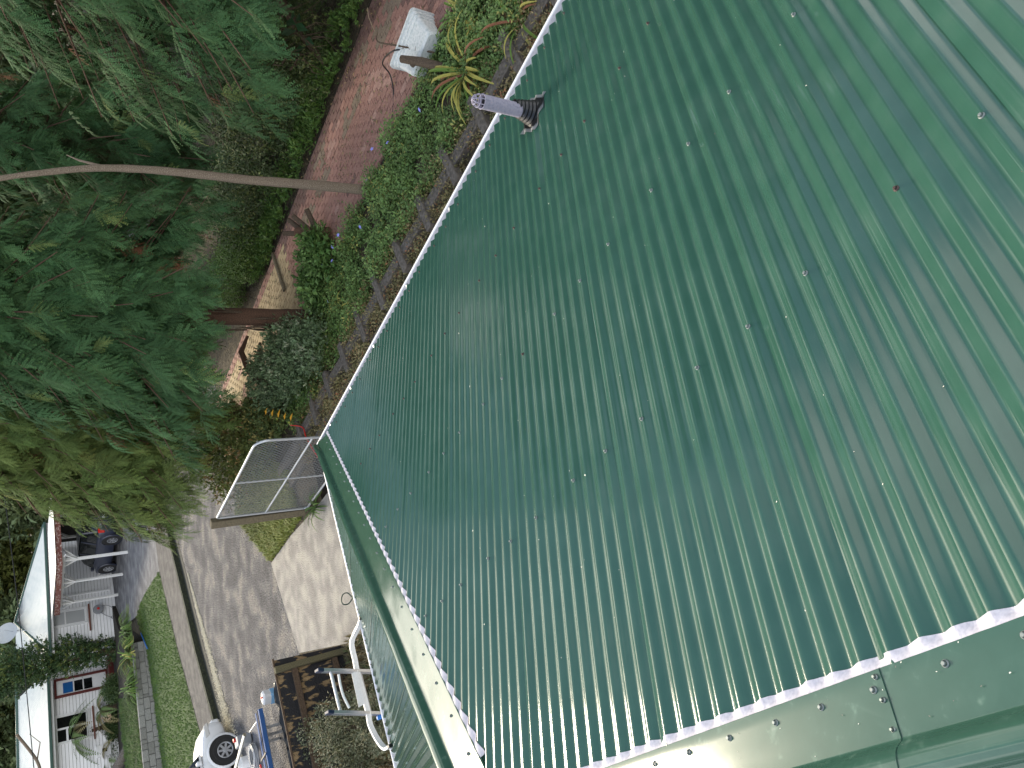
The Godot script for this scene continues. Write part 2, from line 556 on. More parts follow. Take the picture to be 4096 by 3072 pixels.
	var bt := MB.new()
	var pr := []
	for i in 13: pr.append(Vector2(lerpf(.076, .043, pow(i / 12.0, .8)) + (.0045 if i % 2 == 0 else -.002), .008 + .011 * i))
	pr.append(Vector2(.0415, .142))
	bt.lathe(vb, (UPV * 1.4 + na()).normalized(), pr, 28)
	bt.grid(24, 24, func(i, j): return boot_pt(i / 24.0, j / 24.0, .112, .0075), true)
	sub("boot", bt.done(), M.rubber, pipe, Transform3D())
	var fl := MB.new()
	fl.grid(24, 24, func(i, j): return boot_pt(i / 24.0, j / 24.0, .140, .004), true)
	sub("flashing_flange", fl.done(), M.alu, pipe, Transform3D())
	var cw := MB.new()
	for i in 8:
		var t := TAU * i / 8.0
		var arc := []
		for j in 7:
			var f := PI * .5 * j / 6.0
			arc.append(vb + UPV * (.360 + .066 * sin(f)) + (Vector3(cos(t), 0, sin(t)) * .040 * cos(f)))
		cw.tube(arc, .0028, 5)
	for f in [.02, .45, .9]:
		var ring := []
		for i in 25: ring.append(vb + UPV * (.360 + .066 * sin(f)) + Vector3(cos(TAU * i / 24.0), 0, sin(TAU * i / 24.0)) * .041 * cos(f))
		cw.tube(ring, .0028, 5, false)
	sub("cowl", cw.done(), M.pvc, pipe, Transform3D())
	var dk := MB.new()
	dk.lathe(vb, UPV, [Vector2(.036, .34), Vector2(0, .34)], 20)
	sub("bore", dk.done(), M.black, pipe, Transform3D())
func hip_pt(t: float, m: float, off: float) -> Vector3:
	var w := absf(m) * .70710678
	var sg := signf(m)
	return aey(t + m * .70710678, t + HIPC - m * .70710678, roof_y(t + w)) + UPV * off
func boot_pt(u: float, v: float, half: float, off: float) -> Vector3:
	var x := (u - .5) * 2.0
	var y := (v - .5) * 2.0
	var e := 2.019 + half * (x - y) * .5 * 1.12
	var a := s2a(3.887) + half * (x + y) * .5 * 1.12
	return pa(a, e, corr(e) + off)
func place(p: Vector3, n: Vector3, turn: float) -> Transform3D:
	var x := n.cross(Vector3.FORWARD).normalized()
	return Transform3D(Basis(x, n, x.cross(n)).rotated(n, turn), p)
func screw_mesh(w: float, hx: float) -> Mesh:
	var mb := MB.new()
	mb.lathe(Vector3.ZERO, UPV, [Vector2(w, -.001), Vector2(w, .0012), Vector2(w * .82, .0026), Vector2(hx * 1.25, .0032)], 14)
	mb.lathe(Vector3.ZERO, UPV, [Vector2(hx, .0028), Vector2(hx, .0075), Vector2(hx * .8, .0085), Vector2(0, .0085)], 6)
	return mb.done()

func build_roof_litter() -> void:                            # fallen petals and crumbs on the sheets
	var mb := MB.new()
	mb.tri(Vector3(-.004, 0, -.002), Vector3(.004, .001, -.0015), Vector3(.0025, .0008, .0025))
	mb.tri(Vector3(-.004, 0, -.002), Vector3(.0025, .0008, .0025), Vector3(-.003, .001, .002))
	var trs := []
	var cols := []
	for i in 260:
		var e := rnd(-.4, 6.0)
		var a := rnd(.1, 3.7)
		if a < e - HIPC + .5: continue
		var k := rnd(.25, .75)
		if rng.randf() < .07: k = rnd(.9, 1.5)
		trs.append(Transform3D(place(pa(a, e, corr(e) + .0022), na(), rnd(0, 6)).basis.scaled(Vector3.ONE * k), pa(a, e, corr(e) + .0022)))
		cols.append(Color(.8, .78, .68) if rng.randf() < .75 else Color(.12, .09, .07))
	for i in 60:
		var e := rnd(-.2, 2.6)
		var s := rnd(.29, .41)
		trs.append(Transform3D(place(pa(s2a(s), e, .0165), na(), rnd(0, 6)).basis.scaled(Vector3.ONE * rnd(.2, .6)), pa(s2a(s), e, .0165)))
		cols.append(Color(.75, .74, .66) if rng.randf() < .4 else Color(.10, .12, .10))
	var o := multi("petal_litter", mb.done(), M.litter, trs, cols, self)
	tag(o, "tiny pale petals and dark crumbs scattered over the green roof", "litter", "", "stuff")

func build_ladder() -> void:
	var ta := [Vector3(-2.605, 2.933, -6.608), Vector3(-2.794, 2.344, -6.723)]
	var tb := [Vector3(-2.921, 2.921, -6.399), Vector3(-3.127, 2.344, -6.503)]
	var ends := []
	for t in [ta, tb]:
		var dir: Vector3 = (t[1] - t[0]).normalized()
		ends.append([t[0], t[0] + dir * ((t[0].y - .27) / -dir.y)])
	var l := thing("ladder", "aluminium ladder with dark blue end caps and white curved stand-off, leaning on the gutter", "ladder", gp(ends[0][1].x, ends[0][1].z))
	var wdir: Vector3 = (tb[0] - ta[0]).normalized()
	for t in ends:
		var mb := MB.new()
		var dir: Vector3 = (t[1] - t[0]).normalized()
		var dep := wdir.cross(dir).normalized()
		mb.bar(t[0] + dep * .027, t[1] + dep * .027, .026, .006, dep)
		mb.bar(t[0] - dep * .027, t[1] - dep * .027, .026, .006, dep)
		mb.bar(t[0], t[1], .008, .05, dep)
		part("rail", mb, M.alu, l)
		var cb := MB.new()
		cb.bar(t[0] - dir * .012, t[0] + dir * .055, .033, .066, dep, .006)
		part("end_cap", cb, M.blue_cap, l)
		var fb := MB.new()
		fb.bar(t[1] - dir * .09, t[1] + dir * .02, .04, .08, dep, .008)
		part("foot", fb, M.blue_cap, l)
	for i in 8:
		var f := .05 + .118 * i
		var mb := MB.new()
		mb.tube([ends[0][0].lerp(ends[0][1], f), ends[1][0].lerp(ends[1][1], f)], .015, 10)
		part("rung", mb, M.alu, l)
	var sb := MB.new()
	var st := smooth([Vector3(-2.220, 2.490, -6.622), Vector3(-2.301, 2.484, -6.688), Vector3(-2.404, 2.494, -6.777), Vector3(-2.501, 2.522, -6.796), Vector3(-2.643, 2.515, -6.738), Vector3(-2.743, 2.519, -6.672), Vector3(-3.038, 2.506, -6.478), Vector3(-3.132, 2.520, -6.392), Vector3(-3.193, 2.521, -6.280), Vector3(-3.227, 2.523, -6.137), Vector3(-3.223, 2.520, -6.044), Vector3(-3.180, 2.515, -5.977)], 5)
	ribbon(sb, st, .024, .046)
	part("stand_off", sb, M.white_paint, l)
	for q in [[st[0], st[1]], [st[-1], st[-2]]]:
		var tb2 := MB.new()
		var d: Vector3 = (q[0] - q[1]).normalized()
		tb2.bar(q[0], q[0] + d * .045, .03, .05, UPV, .004)
		part("rubber_tip", tb2, M.rubber, l)
	var pb := MB.new()
	pb.obox(Vector3(-2.884, 2.514, -6.604) + Vector3(.03, .04, .03), (Vector3(-3.013, 2.483, -6.518) - Vector3(-2.750, 2.478, -6.692)) * .5, Vector3(-.008, .034, .004), Vector3(.001, 0, .0012))
	part("label_plate", pb, M.white_paint, l)
	var yb := MB.new()
	yb.tube(smooth([Vector3(-2.686, 2.733, -6.602), Vector3(-2.768, 2.738, -6.548), Vector3(-2.855, 2.731, -6.491), Vector3(-2.949, 2.702, -6.429)], 5), .012, 10)
	part("stay", yb, M.white_paint, l)
	var bb := MB.new()
	var bq: Vector3 = ends[1][0].lerp(ends[1][1], .19) - wdir.cross((ends[1][1] - ends[1][0]).normalized()) * .0 + wdir * .04
	bb.bar(bq, bq + Vector3(0, -.05, 0), .04, .04, wdir, .008)
	part("hook", bb, M.blue_plastic, l)
	var lp := MB.new()
	lp.tube(smooth([Vector3(-2.098, 2.445, -6.943), Vector3(-2.060, 2.474, -7.003), Vector3(-2.072, 2.515, -7.020), Vector3(-2.115, 2.543, -6.991), Vector3(-2.153, 2.535, -6.966), Vector3(-2.159, 2.487, -6.962), Vector3(-2.123, 2.456, -6.950), Vector3(-2.081, 2.445, -6.930)], 5), .006, 6)
	single("strap_loop", lp, M.dark_green, "thin dark green strap looped over the gutter beside the ladder", "strap")
func smooth(p: Array, n: int) -> Array:
	var r := []
	for i in p.size() - 1:
		var a: Vector3 = p[maxi(i - 1, 0)]
		var d: Vector3 = p[mini(i + 2, p.size() - 1)]
		for k in n: r.append(p[i].cubic_interpolate(p[i + 1], a, d, float(k) / n))
	r.append(p[-1])
	return r
func ribbon(mb: MB, p: Array, w: float, h: float) -> void:   # a flat bar bent along p, h upright
	for i in p.size() - 1:
		var d0: Vector3 = (p[mini(i + 1, p.size() - 1)] - p[maxi(i - 1, 0)]).normalized()
		var d1_: Vector3 = (p[mini(i + 2, p.size() - 1)] - p[i]).normalized()
		var x0 := d0.cross(UPV).normalized() * w * .5
		var x1 := d1_.cross(UPV).normalized() * w * .5
		var y := UPV * h * .5
		for s in [-1.0, 1.0]:
			mb.quad(p[i] + x0 * s + y, p[i + 1] + x1 * s + y, p[i + 1] + x1 * s - y, p[i] + x0 * s - y, x0 * s)
			mb.quad(p[i] + y * s + x0, p[i + 1] + y * s + x1, p[i + 1] + y * s - x1, p[i] + y * s - x0, y * s)

# ---------------------------------------------------------------- ground, street, garden floor
func gpoly(pts: Array, up: float) -> MB:
	var mb := MB.new()
	var q := []
	for p in pts: q.append(gp(p[0], p[1], up))
	mb.poly(q)
	return mb
func gprism(pts: Array, lo: float, hi: float) -> MB:
	var mb := MB.new()
	var q := []
	for p in pts: q.append(gp(p[0], p[1], lo))
	mb.prism(q, Vector3(0, hi - lo, 0))
	return mb
func ripple(pts: Array, n: int, amp: float) -> Array:          # an outline with an uneven edge
	var r := []
	for i in pts.size():
		var a := Vector2(pts[i][0], pts[i][1])
		var b := Vector2(pts[(i + 1) % pts.size()][0], pts[(i + 1) % pts.size()][1])
		for k in n:
			var p := a.lerp(b, float(k) / n)
			if k > 0: p += (b - a).orthogonal().normalized() * rnd(-amp, amp)
			r.append([p.x, p.y])
	return r
func build_ground() -> void:
	var mb := MB.new()
	var cells := [[-300, 3.2, -8, 12.3], [6.42, 300, -8, 12.3], [-300, 300, 12.3, 420], [-300, 300, -200, -8]]
	for c in cells: mb.quad(ae(c[0], c[2]), ae(c[1], c[2]), ae(c[1], c[3]), ae(c[0], c[3]), UPV)
	ground_piece("ground", mb, M.earth)
	var tr := MB.new()
	tr.quad(ae(3.2, -8, -.75), ae(6.42, -8, -.75), ae(6.42, 12.3, -.75), ae(3.2, 12.3, -.75), UPV)
	tr.quad(ae(3.2, -8, -.75), ae(3.2, 12.3, -.75), ae(3.2, 12.3, 0), ae(3.2, -8, 0), hd)
	tr.quad(ae(6.42, -8, -.75), ae(6.42, 12.3, -.75), ae(6.42, 12.3, 0), ae(6.42, -8, 0), -hd)
	tr.quad(ae(3.2, 12.3, -.75), ae(6.42, 12.3, -.75), ae(6.42, 12.3, 0), ae(3.2, 12.3, 0), -ed)
	ground_piece("side_yard_ground", tr, M.dark_earth)
	var road := [[-8.99, -20.68], [-7.53, -22.7], [-3.91, -27.2], [2.2, -34.4], [9, -42.5], [16, -42], [6.2, -28.5], [-.3, -20.2], [-3.45, -17.55], [-3.84, -16.35], [-5.31, -14.78], [-7.2, -12.2], [-14, -4], [-24, 4], [-30, 4], [-16, -11.5]]
	ground_piece("road", gpoly(road, .006), M.road)
	var drive := [[-3.84, -16.35], [-3.0, -15.0], [-2.35, -13.75], [-1.2, -11.8], [-.75, -10.2], [-1.2, -7.6], [-2.2, -6.2], [-2.9, -7.6], [-3.5, -9.6], [-4.5, -12.3], [-5.36, -14.72]]
	ground_piece("driveway", gpoly(drive, .012), M.concrete)
	# kerb with its channel, on the far side of the road
	var k0 := [Vector2(-24, -1.2), Vector2(-16.2, -11.2), Vector2(-9.05, -20.9), Vector2(-7.6, -22.95), Vector2(-5.8, -25.1), Vector2(-3.95, -27.45), Vector2(2.2, -34.7), Vector2(9, -43)]
	var ch := MB.new()
	var kb := MB.new()
	for i in k0.size() - 1:
		var d: Vector2 = (k0[i + 1] - k0[i]).normalized()
		var n := Vector2(-d.y, d.x)
		if n.dot(Vector2(1, 1)) < 0: n = -n
		var a: Vector2 = k0[i]
		var b: Vector2 = k0[i + 1]
		ch.quad(gp(a.x + n.x * .42, a.y + n.y * .42, .014), gp(b.x + n.x * .42, b.y + n.y * .42, .014), gp(b.x, b.y, .012), gp(a.x, a.y, .012), UPV)
		var bn := int(a.distance_to(b) / .9) + 1
		for k in bn:
			var p := a.lerp(b, float(k) / bn) + d * .006
			var q := a.lerp(b, float(k + 1) / bn) - d * .006
			kb.prism([gp(p.x, p.y, -.02), gp(q.x, q.y, -.02), gp(q.x - n.x * .16, q.y - n.y * .16, -.02), gp(p.x - n.x * .16, p.y - n.y * .16, -.02)], Vector3(0, .17 + rnd(-.004, .004), 0))
	ground_piece("kerb_channel", ch, M.channel)
	ground_piece("kerb", kb, M.kerb)
	var foot := [[-9.22, -21.1], [-7.75, -23.1], [-5.95, -25.25], [-4.1, -27.55], [-3.6, -28.2], [-5.2, -28.75], [-6.29, -28.11], [-8.28, -25.38], [-9.80, -22.83], [-10.5, -21.4], [-17.6, -11.6], [-16.4, -11.4]]
	ground_piece("footpath", gpoly(foot, .13), M.asphalt)
	var apron := [[-3.6, -28.2], [-4.0, -27.6], [2.1, -34.9], [4, -40], [-3, -44], [-9.3, -41], [-11.2, -38.6], [-9.03, -32.92], [-8.23, -31.85], [-7.33, -30.25], [-6.29, -28.11], [-5.2, -28.75]]
	ground_piece("apron", gpoly(apron, .134), M.asphalt_light)
	var lawn := [[-6.29, -28.11], [-8.28, -25.38], [-9.80, -22.83], [-10.5, -21.4], [-17.6, -11.6], [-24, -12], [-16.4, -26.0], [-13.18, -28.2], [-12.47, -28.9], [-11.19, -29.8], [-9.90, -30.9], [-9.03, -32.92], [-8.23, -31.85], [-7.33, -30.25]]
	ground_piece("lawn", gpoly(lawn, .14), M.grass_soil)
	scatter_grass("lawn_grass", lawn, .14, 42000, .035, .075, [Color(.075, .155, .018), Color(.11, .19, .030), Color(.055, .115, .014)], "short green lawn grass between the footpath and block wall")
	var ter := MB.new()
	var tp := []
	for p in [[-9.6, -31.4], [-11.19, -29.95], [-12.47, -29.05], [-13.18, -28.35], [-16.4, -26.15], [-24, -20], [-30, -34], [-20, -46], [-9, -44], [-10.3, -36]]: tp.append(Vector3(p[0], .7, p[1]))
	ter.prism(tp, Vector3(0, .94, 0))
	ground_piece("terrace", ter, M.dark_earth)
	scatter_grass("terrace_grass", [[-11.4, -30.6], [-12.6, -29.5], [-16, -27], [-18.6, -31.5], [-13.4, -36.2]], 99.0, 9000, .05, .12, [Color(.065, .13, .025), Color(.10, .16, .04)], "strip of lawn grass on the terrace above the block wall")
	var wedge := [[-3.1, -18.9], [-1.5, -18.2], [-1.6, -15.2], [-2.55, -14.4], [-3.78, -16.30], [-3.48, -17.63]]
	scatter_grass("verge_grass", wedge, .0, 5200, .06, .16, [Color(.22, .26, .05), Color(.16, .20, .04), Color(.28, .28, .08)], "yellowish tufted grass on the verge beside the wire gate")
	# gravel gathered beside the channel
	var peb := MB.new()
	pebble(peb, Vector3.ZERO, 1.0)
	var pm := peb.done()
	var trs := []
	var cols := []
	for i in 7000:
		var t := pow(rng.randf(), .8)
		var l := Vector2(-5.6, -24.3).lerp(Vector2(-9.6, -18.9), t)
		var w := lerpf(.04, .42, t)
		var p := l + Vector2(.8, .6) * (rng.randfn(0, .5) * w - .05)
		trs.append(Transform3D(Basis.from_euler(Vector3(rnd(0, 6), rnd(0, 6), 0)).scaled(Vector3.ONE * rnd(.010, .030)), gp(p.x, p.y, .018)))
		var g := rnd(.35, .68)
		cols.append(Color(g, g * .9, g * .68))
	tag(multi("gravel", pm, M.stone_var, trs, cols, self), "pale loose gravel gathered along the road edge by the kerb", "gravel", "", "stuff")
func pebble(mb: MB, o: Vector3, r: float) -> void:
	var v := [Vector3(1, .1, 0), Vector3(-.9, 0, .2), Vector3(0, .6, .1), Vector3(.1, -.6, 0), Vector3(.1, .05, .8), Vector3(0, 0, -.85)]
	for f in [[0, 2, 4], [2, 1, 4], [1, 3, 4], [3, 0, 4], [2, 0, 5], [1, 2, 5], [3, 1, 5], [0, 3, 5]]:
		mb.tri(o + v[f[0]] * r, o + v[f[1]] * r, o + v[f[2]] * r, v[f[0]] + v[f[1]] + v[f[2]])
func inside(pts: Array, x: float, z: float) -> bool:
	var f := PackedVector2Array()
	for p in pts: f.append(Vector2(p[0], p[1]))
	return Geometry2D.is_point_in_polygon(Vector2(x, z), f)
func tuft_mesh() -> Mesh:
	if built.has("tuft"): return built.tuft
	var mb := MB.new()
	for i in 7:
		var t := rnd(0, TAU)
		var o := Vector3(rnd(-.3, .3), 0, rnd(-.3, .3))
		var d := Vector3(cos(t), 0, sin(t))
		var w := d.cross(UPV) * .045
		var b := rnd(.2, .9)
		var m := o + d * b * .35 + UPV * .6
		mb.quad(o - w, o + w, m + w * .7, m - w * .7)
		mb.tri(m - w * .7, m + w * .7, o + d * b + UPV * rnd(.75, 1.1))
	built.tuft = mb.done()
	return built.tuft
func scatter_grass(called: String, pts: Array, up: float, n: int, h0: float, h1: float, pal: Array, label: String) -> void:
	var lo := Vector2(1e9, 1e9)
	var hi := Vector2(-1e9, -1e9)
	for p in pts:
		lo = lo.min(Vector2(p[0], p[1])); hi = hi.max(Vector2(p[0], p[1]))
	lo = lo.max(Vector2(-18.5, -60))
	var f := FastNoiseLite.new()
	f.frequency = .35
	var trs := []
	var cols := []
	var poly := PackedVector2Array()
	for p in pts: poly.append(Vector2(p[0], p[1]))
	for i in n:
		var p := Vector2(rnd(lo.x, hi.x), rnd(lo.y, hi.y))
		if not Geometry2D.is_point_in_polygon(p, poly): continue
		var s := rnd(h0, h1)
		var q := Vector3(p.x, 1.64, p.y) if up > 90.0 else gp(p.x, p.y, up)
		trs.append(Transform3D(Basis(UPV, rnd(0, TAU)).scaled(Vector3(s * 1.3, s, s * 1.3)), q))
		var c: Color = pal[rng.randi() % pal.size()]
		c = c * (1.0 + .35 * f.get_noise_2d(p.x, p.y) + rnd(-.18, .18))
		cols.append(Color(c.r, c.g, c.b))
	tag(multi(called, tuft_mesh(), M.grass, trs, cols, self), label, "grass", "", "stuff")

func build_path() -> void:                                    # zigzag brick pavers
	var base := ae(9.9, 6.0)
	var p := Node3D.new()
	p.name = "brick_path"
	add_child(p)
	p.position = base
	tag(p, "", "", "", "structure")
	var bed := MB.new()
	bed.quad(ae(8.7, 0, .012), ae(11.1, 0, .012), ae(11.1, 17.6, .012), ae(8.7, 17.6, .012), UPV)
	part("bedding", bed, M.joint_earth, p)
	var vars := []
	for k in 4:
		var mb := MB.new()
		paver_shape(mb, Transform3D())
		vars.append(mb.done())
	var L := .225
	var W := .1125
	var all := []
	for r in 20:
		var n := 0
		var e := 1.2 + (L * .5 if r % 2 else 0.0)
		while e < 17.4:
			all.append([8.80 + W * r, e])
			e += L
	var f := FastNoiseLite.new()
	f.frequency = .6
	var f2 := FastNoiseLite.new()
	f2.frequency = 1.9
	f2.seed = 4
	var cam2 := Vector2(0, 0)
	var keep := []
	for q in all:
		var w := ae(q[0], q[1])
		var d := CAMP.distance_to(w)
		var ang := rad_to_deg(atan2(w.x, -w.z))
		keep.append([d + (0.0 if ang < 31.0 and q[1] < 17 else 50.0), q])
	keep.sort_custom(func(a, b): return a[0] < b[0])
	var rest := MB.new()
	var axes := Basis(ed, UPV, ed.cross(UPV))
	for i in keep.size():
		var q: Array = keep[i][1]
		var pos := ae(q[0], q[1], .012 + rnd(-.002, .002))
		var tr := Transform3D(axes.rotated(UPV, rnd(-.008, .008)).rotated(hd, rnd(-.004, .004)), pos)
		var kind := "paver_red"
		var nn := f.get_noise_2d(q[0] * 1.4, q[1]) + .5 * f2.get_noise_2d(q[0], q[1])
		if q[1] > 10.9 and q[0] > 9.05 and q[0] < 10.8 and nn > -.5: kind = "paver_tan"
		elif q[0] > 10.7 + .3 * nn and q[1] < 11: kind = "paver_dark"
		elif q[0] > 10.1 and q[0] < 10.75 and nn > .12 and q[1] < 11.4: kind = "paver_moss"
		elif nn > .40: kind = "paver_dark"
		elif nn < -.38: kind = "paver_pale"
		if i < 300:
			var o := MeshInstance3D.new()
			o.name = "paver"
			o.mesh = vars[i % 4]
			o.material_override = M[kind]
			p.add_child(o, true)
			o.transform = Transform3D(tr.basis, tr.origin - base)
		else:
			rest.col = {"paver_red": Color(.36, .195, .160), "paver_tan": Color(.46, .36, .22), "paver_dark": Color(.20, .115, .10), "paver_moss": Color(.26, .20, .15), "paver_pale": Color(.45, .27, .225)}[kind] * rnd(.85, 1.12)
			paver_shape(rest, tr)
	var rp := part("paver_field", rest, M.paver_var, p)
	rp.set_meta("kind", "stuff")
	# the step and its edging boards
	var st := MB.new()
	st.bar(ae(9.9, 11.35, .05), ae(11.0, 11.45, .05), .09, .1, UPV, .01)
	tag_single(st, "step_edging", M.grey_wood, "weathered timber edging laid across the brick path as a step", "edging")
func tag_single(mb: MB, called: String, m: Material, label: String, cat: String, group := "") -> MeshInstance3D: return single(called, mb, m, label, cat, group)
func paver_shape(mb: MB, tr: Transform3D) -> void:
	var z := .010
	var o := [Vector2(-.110, -.053), Vector2(-.055, -.053 - z), Vector2(0, -.053), Vector2(.055, -.053 + z), Vector2(.110, -.053), Vector2(.110, .053), Vector2(.055, .053 + z), Vector2(0, .053), Vector2(-.055, .053 - z), Vector2(-.110, .053)]
	var top := []
	var rim := []
	var low := []
	for q in o:
		var k: Vector2 = q * .975
		top.append(tr * Vector3(k.x, .0385, k.y)); rim.append(tr * Vector3(q.x, .036, q.y)); low.append(tr * Vector3(q.x, 0, q.y))
	var c := tr * Vector3(0, .0405, 0)
	for i in 10:
		var j := (i + 1) % 10
		mb.tri(c, top[i], top[j], UPV)
		mb.quad(top[i], top[j], rim[j], rim[i], ((top[i] + top[j]) * .5 - c).normalized() + UPV)
		mb.quad(rim[i], rim[j], low[j], low[i], (rim[i] + rim[j]) * .5 - c)

func build_crib_wall() -> void:                               # concrete cribs holding up the garden
	var w := thing("crib_wall", "low retaining wall of crossed grey concrete beams between the white gutter and the garden", "retaining wall", ae(6.9, 7.0, -.7))
	for c in 3:
		var up := .09 - c * .27
		var off := -.06 * c
		for k in range(-2, 12):
			var e := 12.21 - .85 * k + rnd(-.02, .02)
			var mb := MB.new()
			mb.bar(ae(6.72 + off, e, up - .01), ae(7.36 + off + rnd(-.08, .04), e + rnd(-.03, .03), up), .15, .13, UPV, .012)
			if e < 12.6: part("beam", mb, M.crib, w)
			for f in ([7.05, 6.6] if c == 0 else [6.6]):
				var mb2 := MB.new()
				mb2.bar(ae(f + off, e - .02, up - .10 + (.05 if f > 7 else 0.0)), ae(f + off + rnd(-.02, .02), e - .83, up - .10 + (.05 if f > 7 else 0.0)), .18, .14, UPV, .012)
				part("beam", mb2, M.crib, w)
	var trs := []
	var cols := []
	for i in 900:
		var e := rnd(1.5, 12.2)
		var a := rnd(6.3, 7.1)
		trs.append(Transform3D(Basis.from_euler(Vector3(rnd(0, 6), rnd(0, 6), 0)).scaled(Vector3.ONE * rnd(.03, .11)), ae(a, e, -.18 + rnd(-.1, .06) - (7.0 - a) * .35)))
		var g := rnd(.06, .16)
		cols.append(Color(g * 1.05, g, g * .9))
	var pb := MB.new()
	pebble(pb, Vector3.ZERO, 1.0)
	tag(multi("rubble_fill", pb.done(), M.stone_var, trs, cols, self), "dark rounded rubble filling the concrete crib wall", "rubble", "", "stuff")

# ---------------------------------------------------------------- plants
func leaf(mb: MB, o: Vector3, d: Vector3, n: Vector3, l: float, w: float, fold := .15) -> void:   # a folded, pointed leaf
	var s := d.cross(n).normalized() * w * .5
	var m := o + d * l * .45 - n * l * .02
	var t := o + d * l - n * l * .16
	var up := n * w * fold
	mb.tri(o, m + s + up, m, n); mb.tri(o, m, m - s + up, n)
	mb.tri(m, m + s + up, t, n); mb.tri(m, t, m - s + up, n)
func cluster(key: String, n: int, l: float, w: float, spread: float, seed_: int) -> Mesh:
	if built.has(key): return built[key]
	var r := RandomNumberGenerator.new()
	r.seed = seed_
	var mb := MB.new()
	for i in n:
		var d := Vector3(r.randfn(), r.randfn() * .6 + .25, r.randfn()).normalized()
		var nn := (UPV + Vector3(r.randfn(), r.randfn(), r.randfn()) * .35).normalized()
		nn = (nn - d * nn.dot(d)).normalized()
		var v := r.randf_range(.7, 1.25)
		mb.col = Color(1, 1, 1) * r.randf_range(.72, 1.2)
		leaf(mb, d * spread * r.randf_range(.15, 1.0), (d + nn * .3).normalized(), nn, l * v, w * v)
	built[key] = mb.done()
	return built[key]
func frond_mesh(v: int) -> Mesh:                              # a flat drooping cypress spray of feathery plumes, one unit long, along +z
	var key := "frond%d" % v
	if built.has(key): return built[key]
	var r := RandomNumberGenerator.new()
	r.seed = 40 + v
	var mb := MB.new()
	var ax := func(t: float) -> Vector3: return Vector3(.07 * sin(t * 3.0 + v), -.40 * t * t, t)
	var plumes := [[ax.call(.66), (ax.call(1.0) - ax.call(.66)).normalized(), .42]]
	for i in 6:
		for s in [-1.0, 1.0]:
			var t: float = .05 + .135 * i + .035 * s
			var l: float = (.46 - .05 * absf(i - 1.6)) * r.randf_range(.72, 1.12)
			plumes.append([ax.call(t), Vector3(s * (.80 - .05 * i), -.30 - .35 * r.randf(), .50 + .10 * i).normalized(), l])
	for p in plumes:
		var o: Vector3 = p[0]
		var d: Vector3 = p[1]
		var l: float = p[2]
		var side := d.cross(UPV).normalized()
		var tone := r.randf_range(.55, 1.25)
		var ns := int(3 + l * 13)
		for k in ns:
			var u := (k + .3) / ns
			for s2 in [-1.0, 1.0]:
				var q := o + d * l * u - UPV * .10 * l * u * u
				var dd: Vector3 = (d * .9 + side * s2 * .75 - UPV * (.05 + .2 * r.randf())).normalized()
				var young := smoothstep(.55, 1.0, u)
				mb.col = Color(tone * (1.0 + .75 * young), tone * (1.0 + .60 * young), tone * (1.0 + .15 * young)) * r.randf_range(.8, 1.2)
				kite(mb, q, dd, side.cross(d).cross(dd).normalized(), (.082 * (1.1 - .6 * u)) * r.randf_range(.75, 1.2), .0125)
	mb.col = Color(.6, .5, .4)
	for i in 8: kite(mb, ax.call(i / 8.0), (ax.call((i + 1) / 8.0) - ax.call(i / 8.0)).normalized(), Vector3.RIGHT, .14, .010)
	built[key] = mb.done()
	return built[key]
func kite(mb: MB, o: Vector3, d: Vector3, side: Vector3, l: float, w: float) -> void:
	mb.tri(o, o + d * l * .45 + side * w, o + d * l, UPV)
	mb.tri(o, o + d * l, o + d * l * .45 - side * w, UPV)
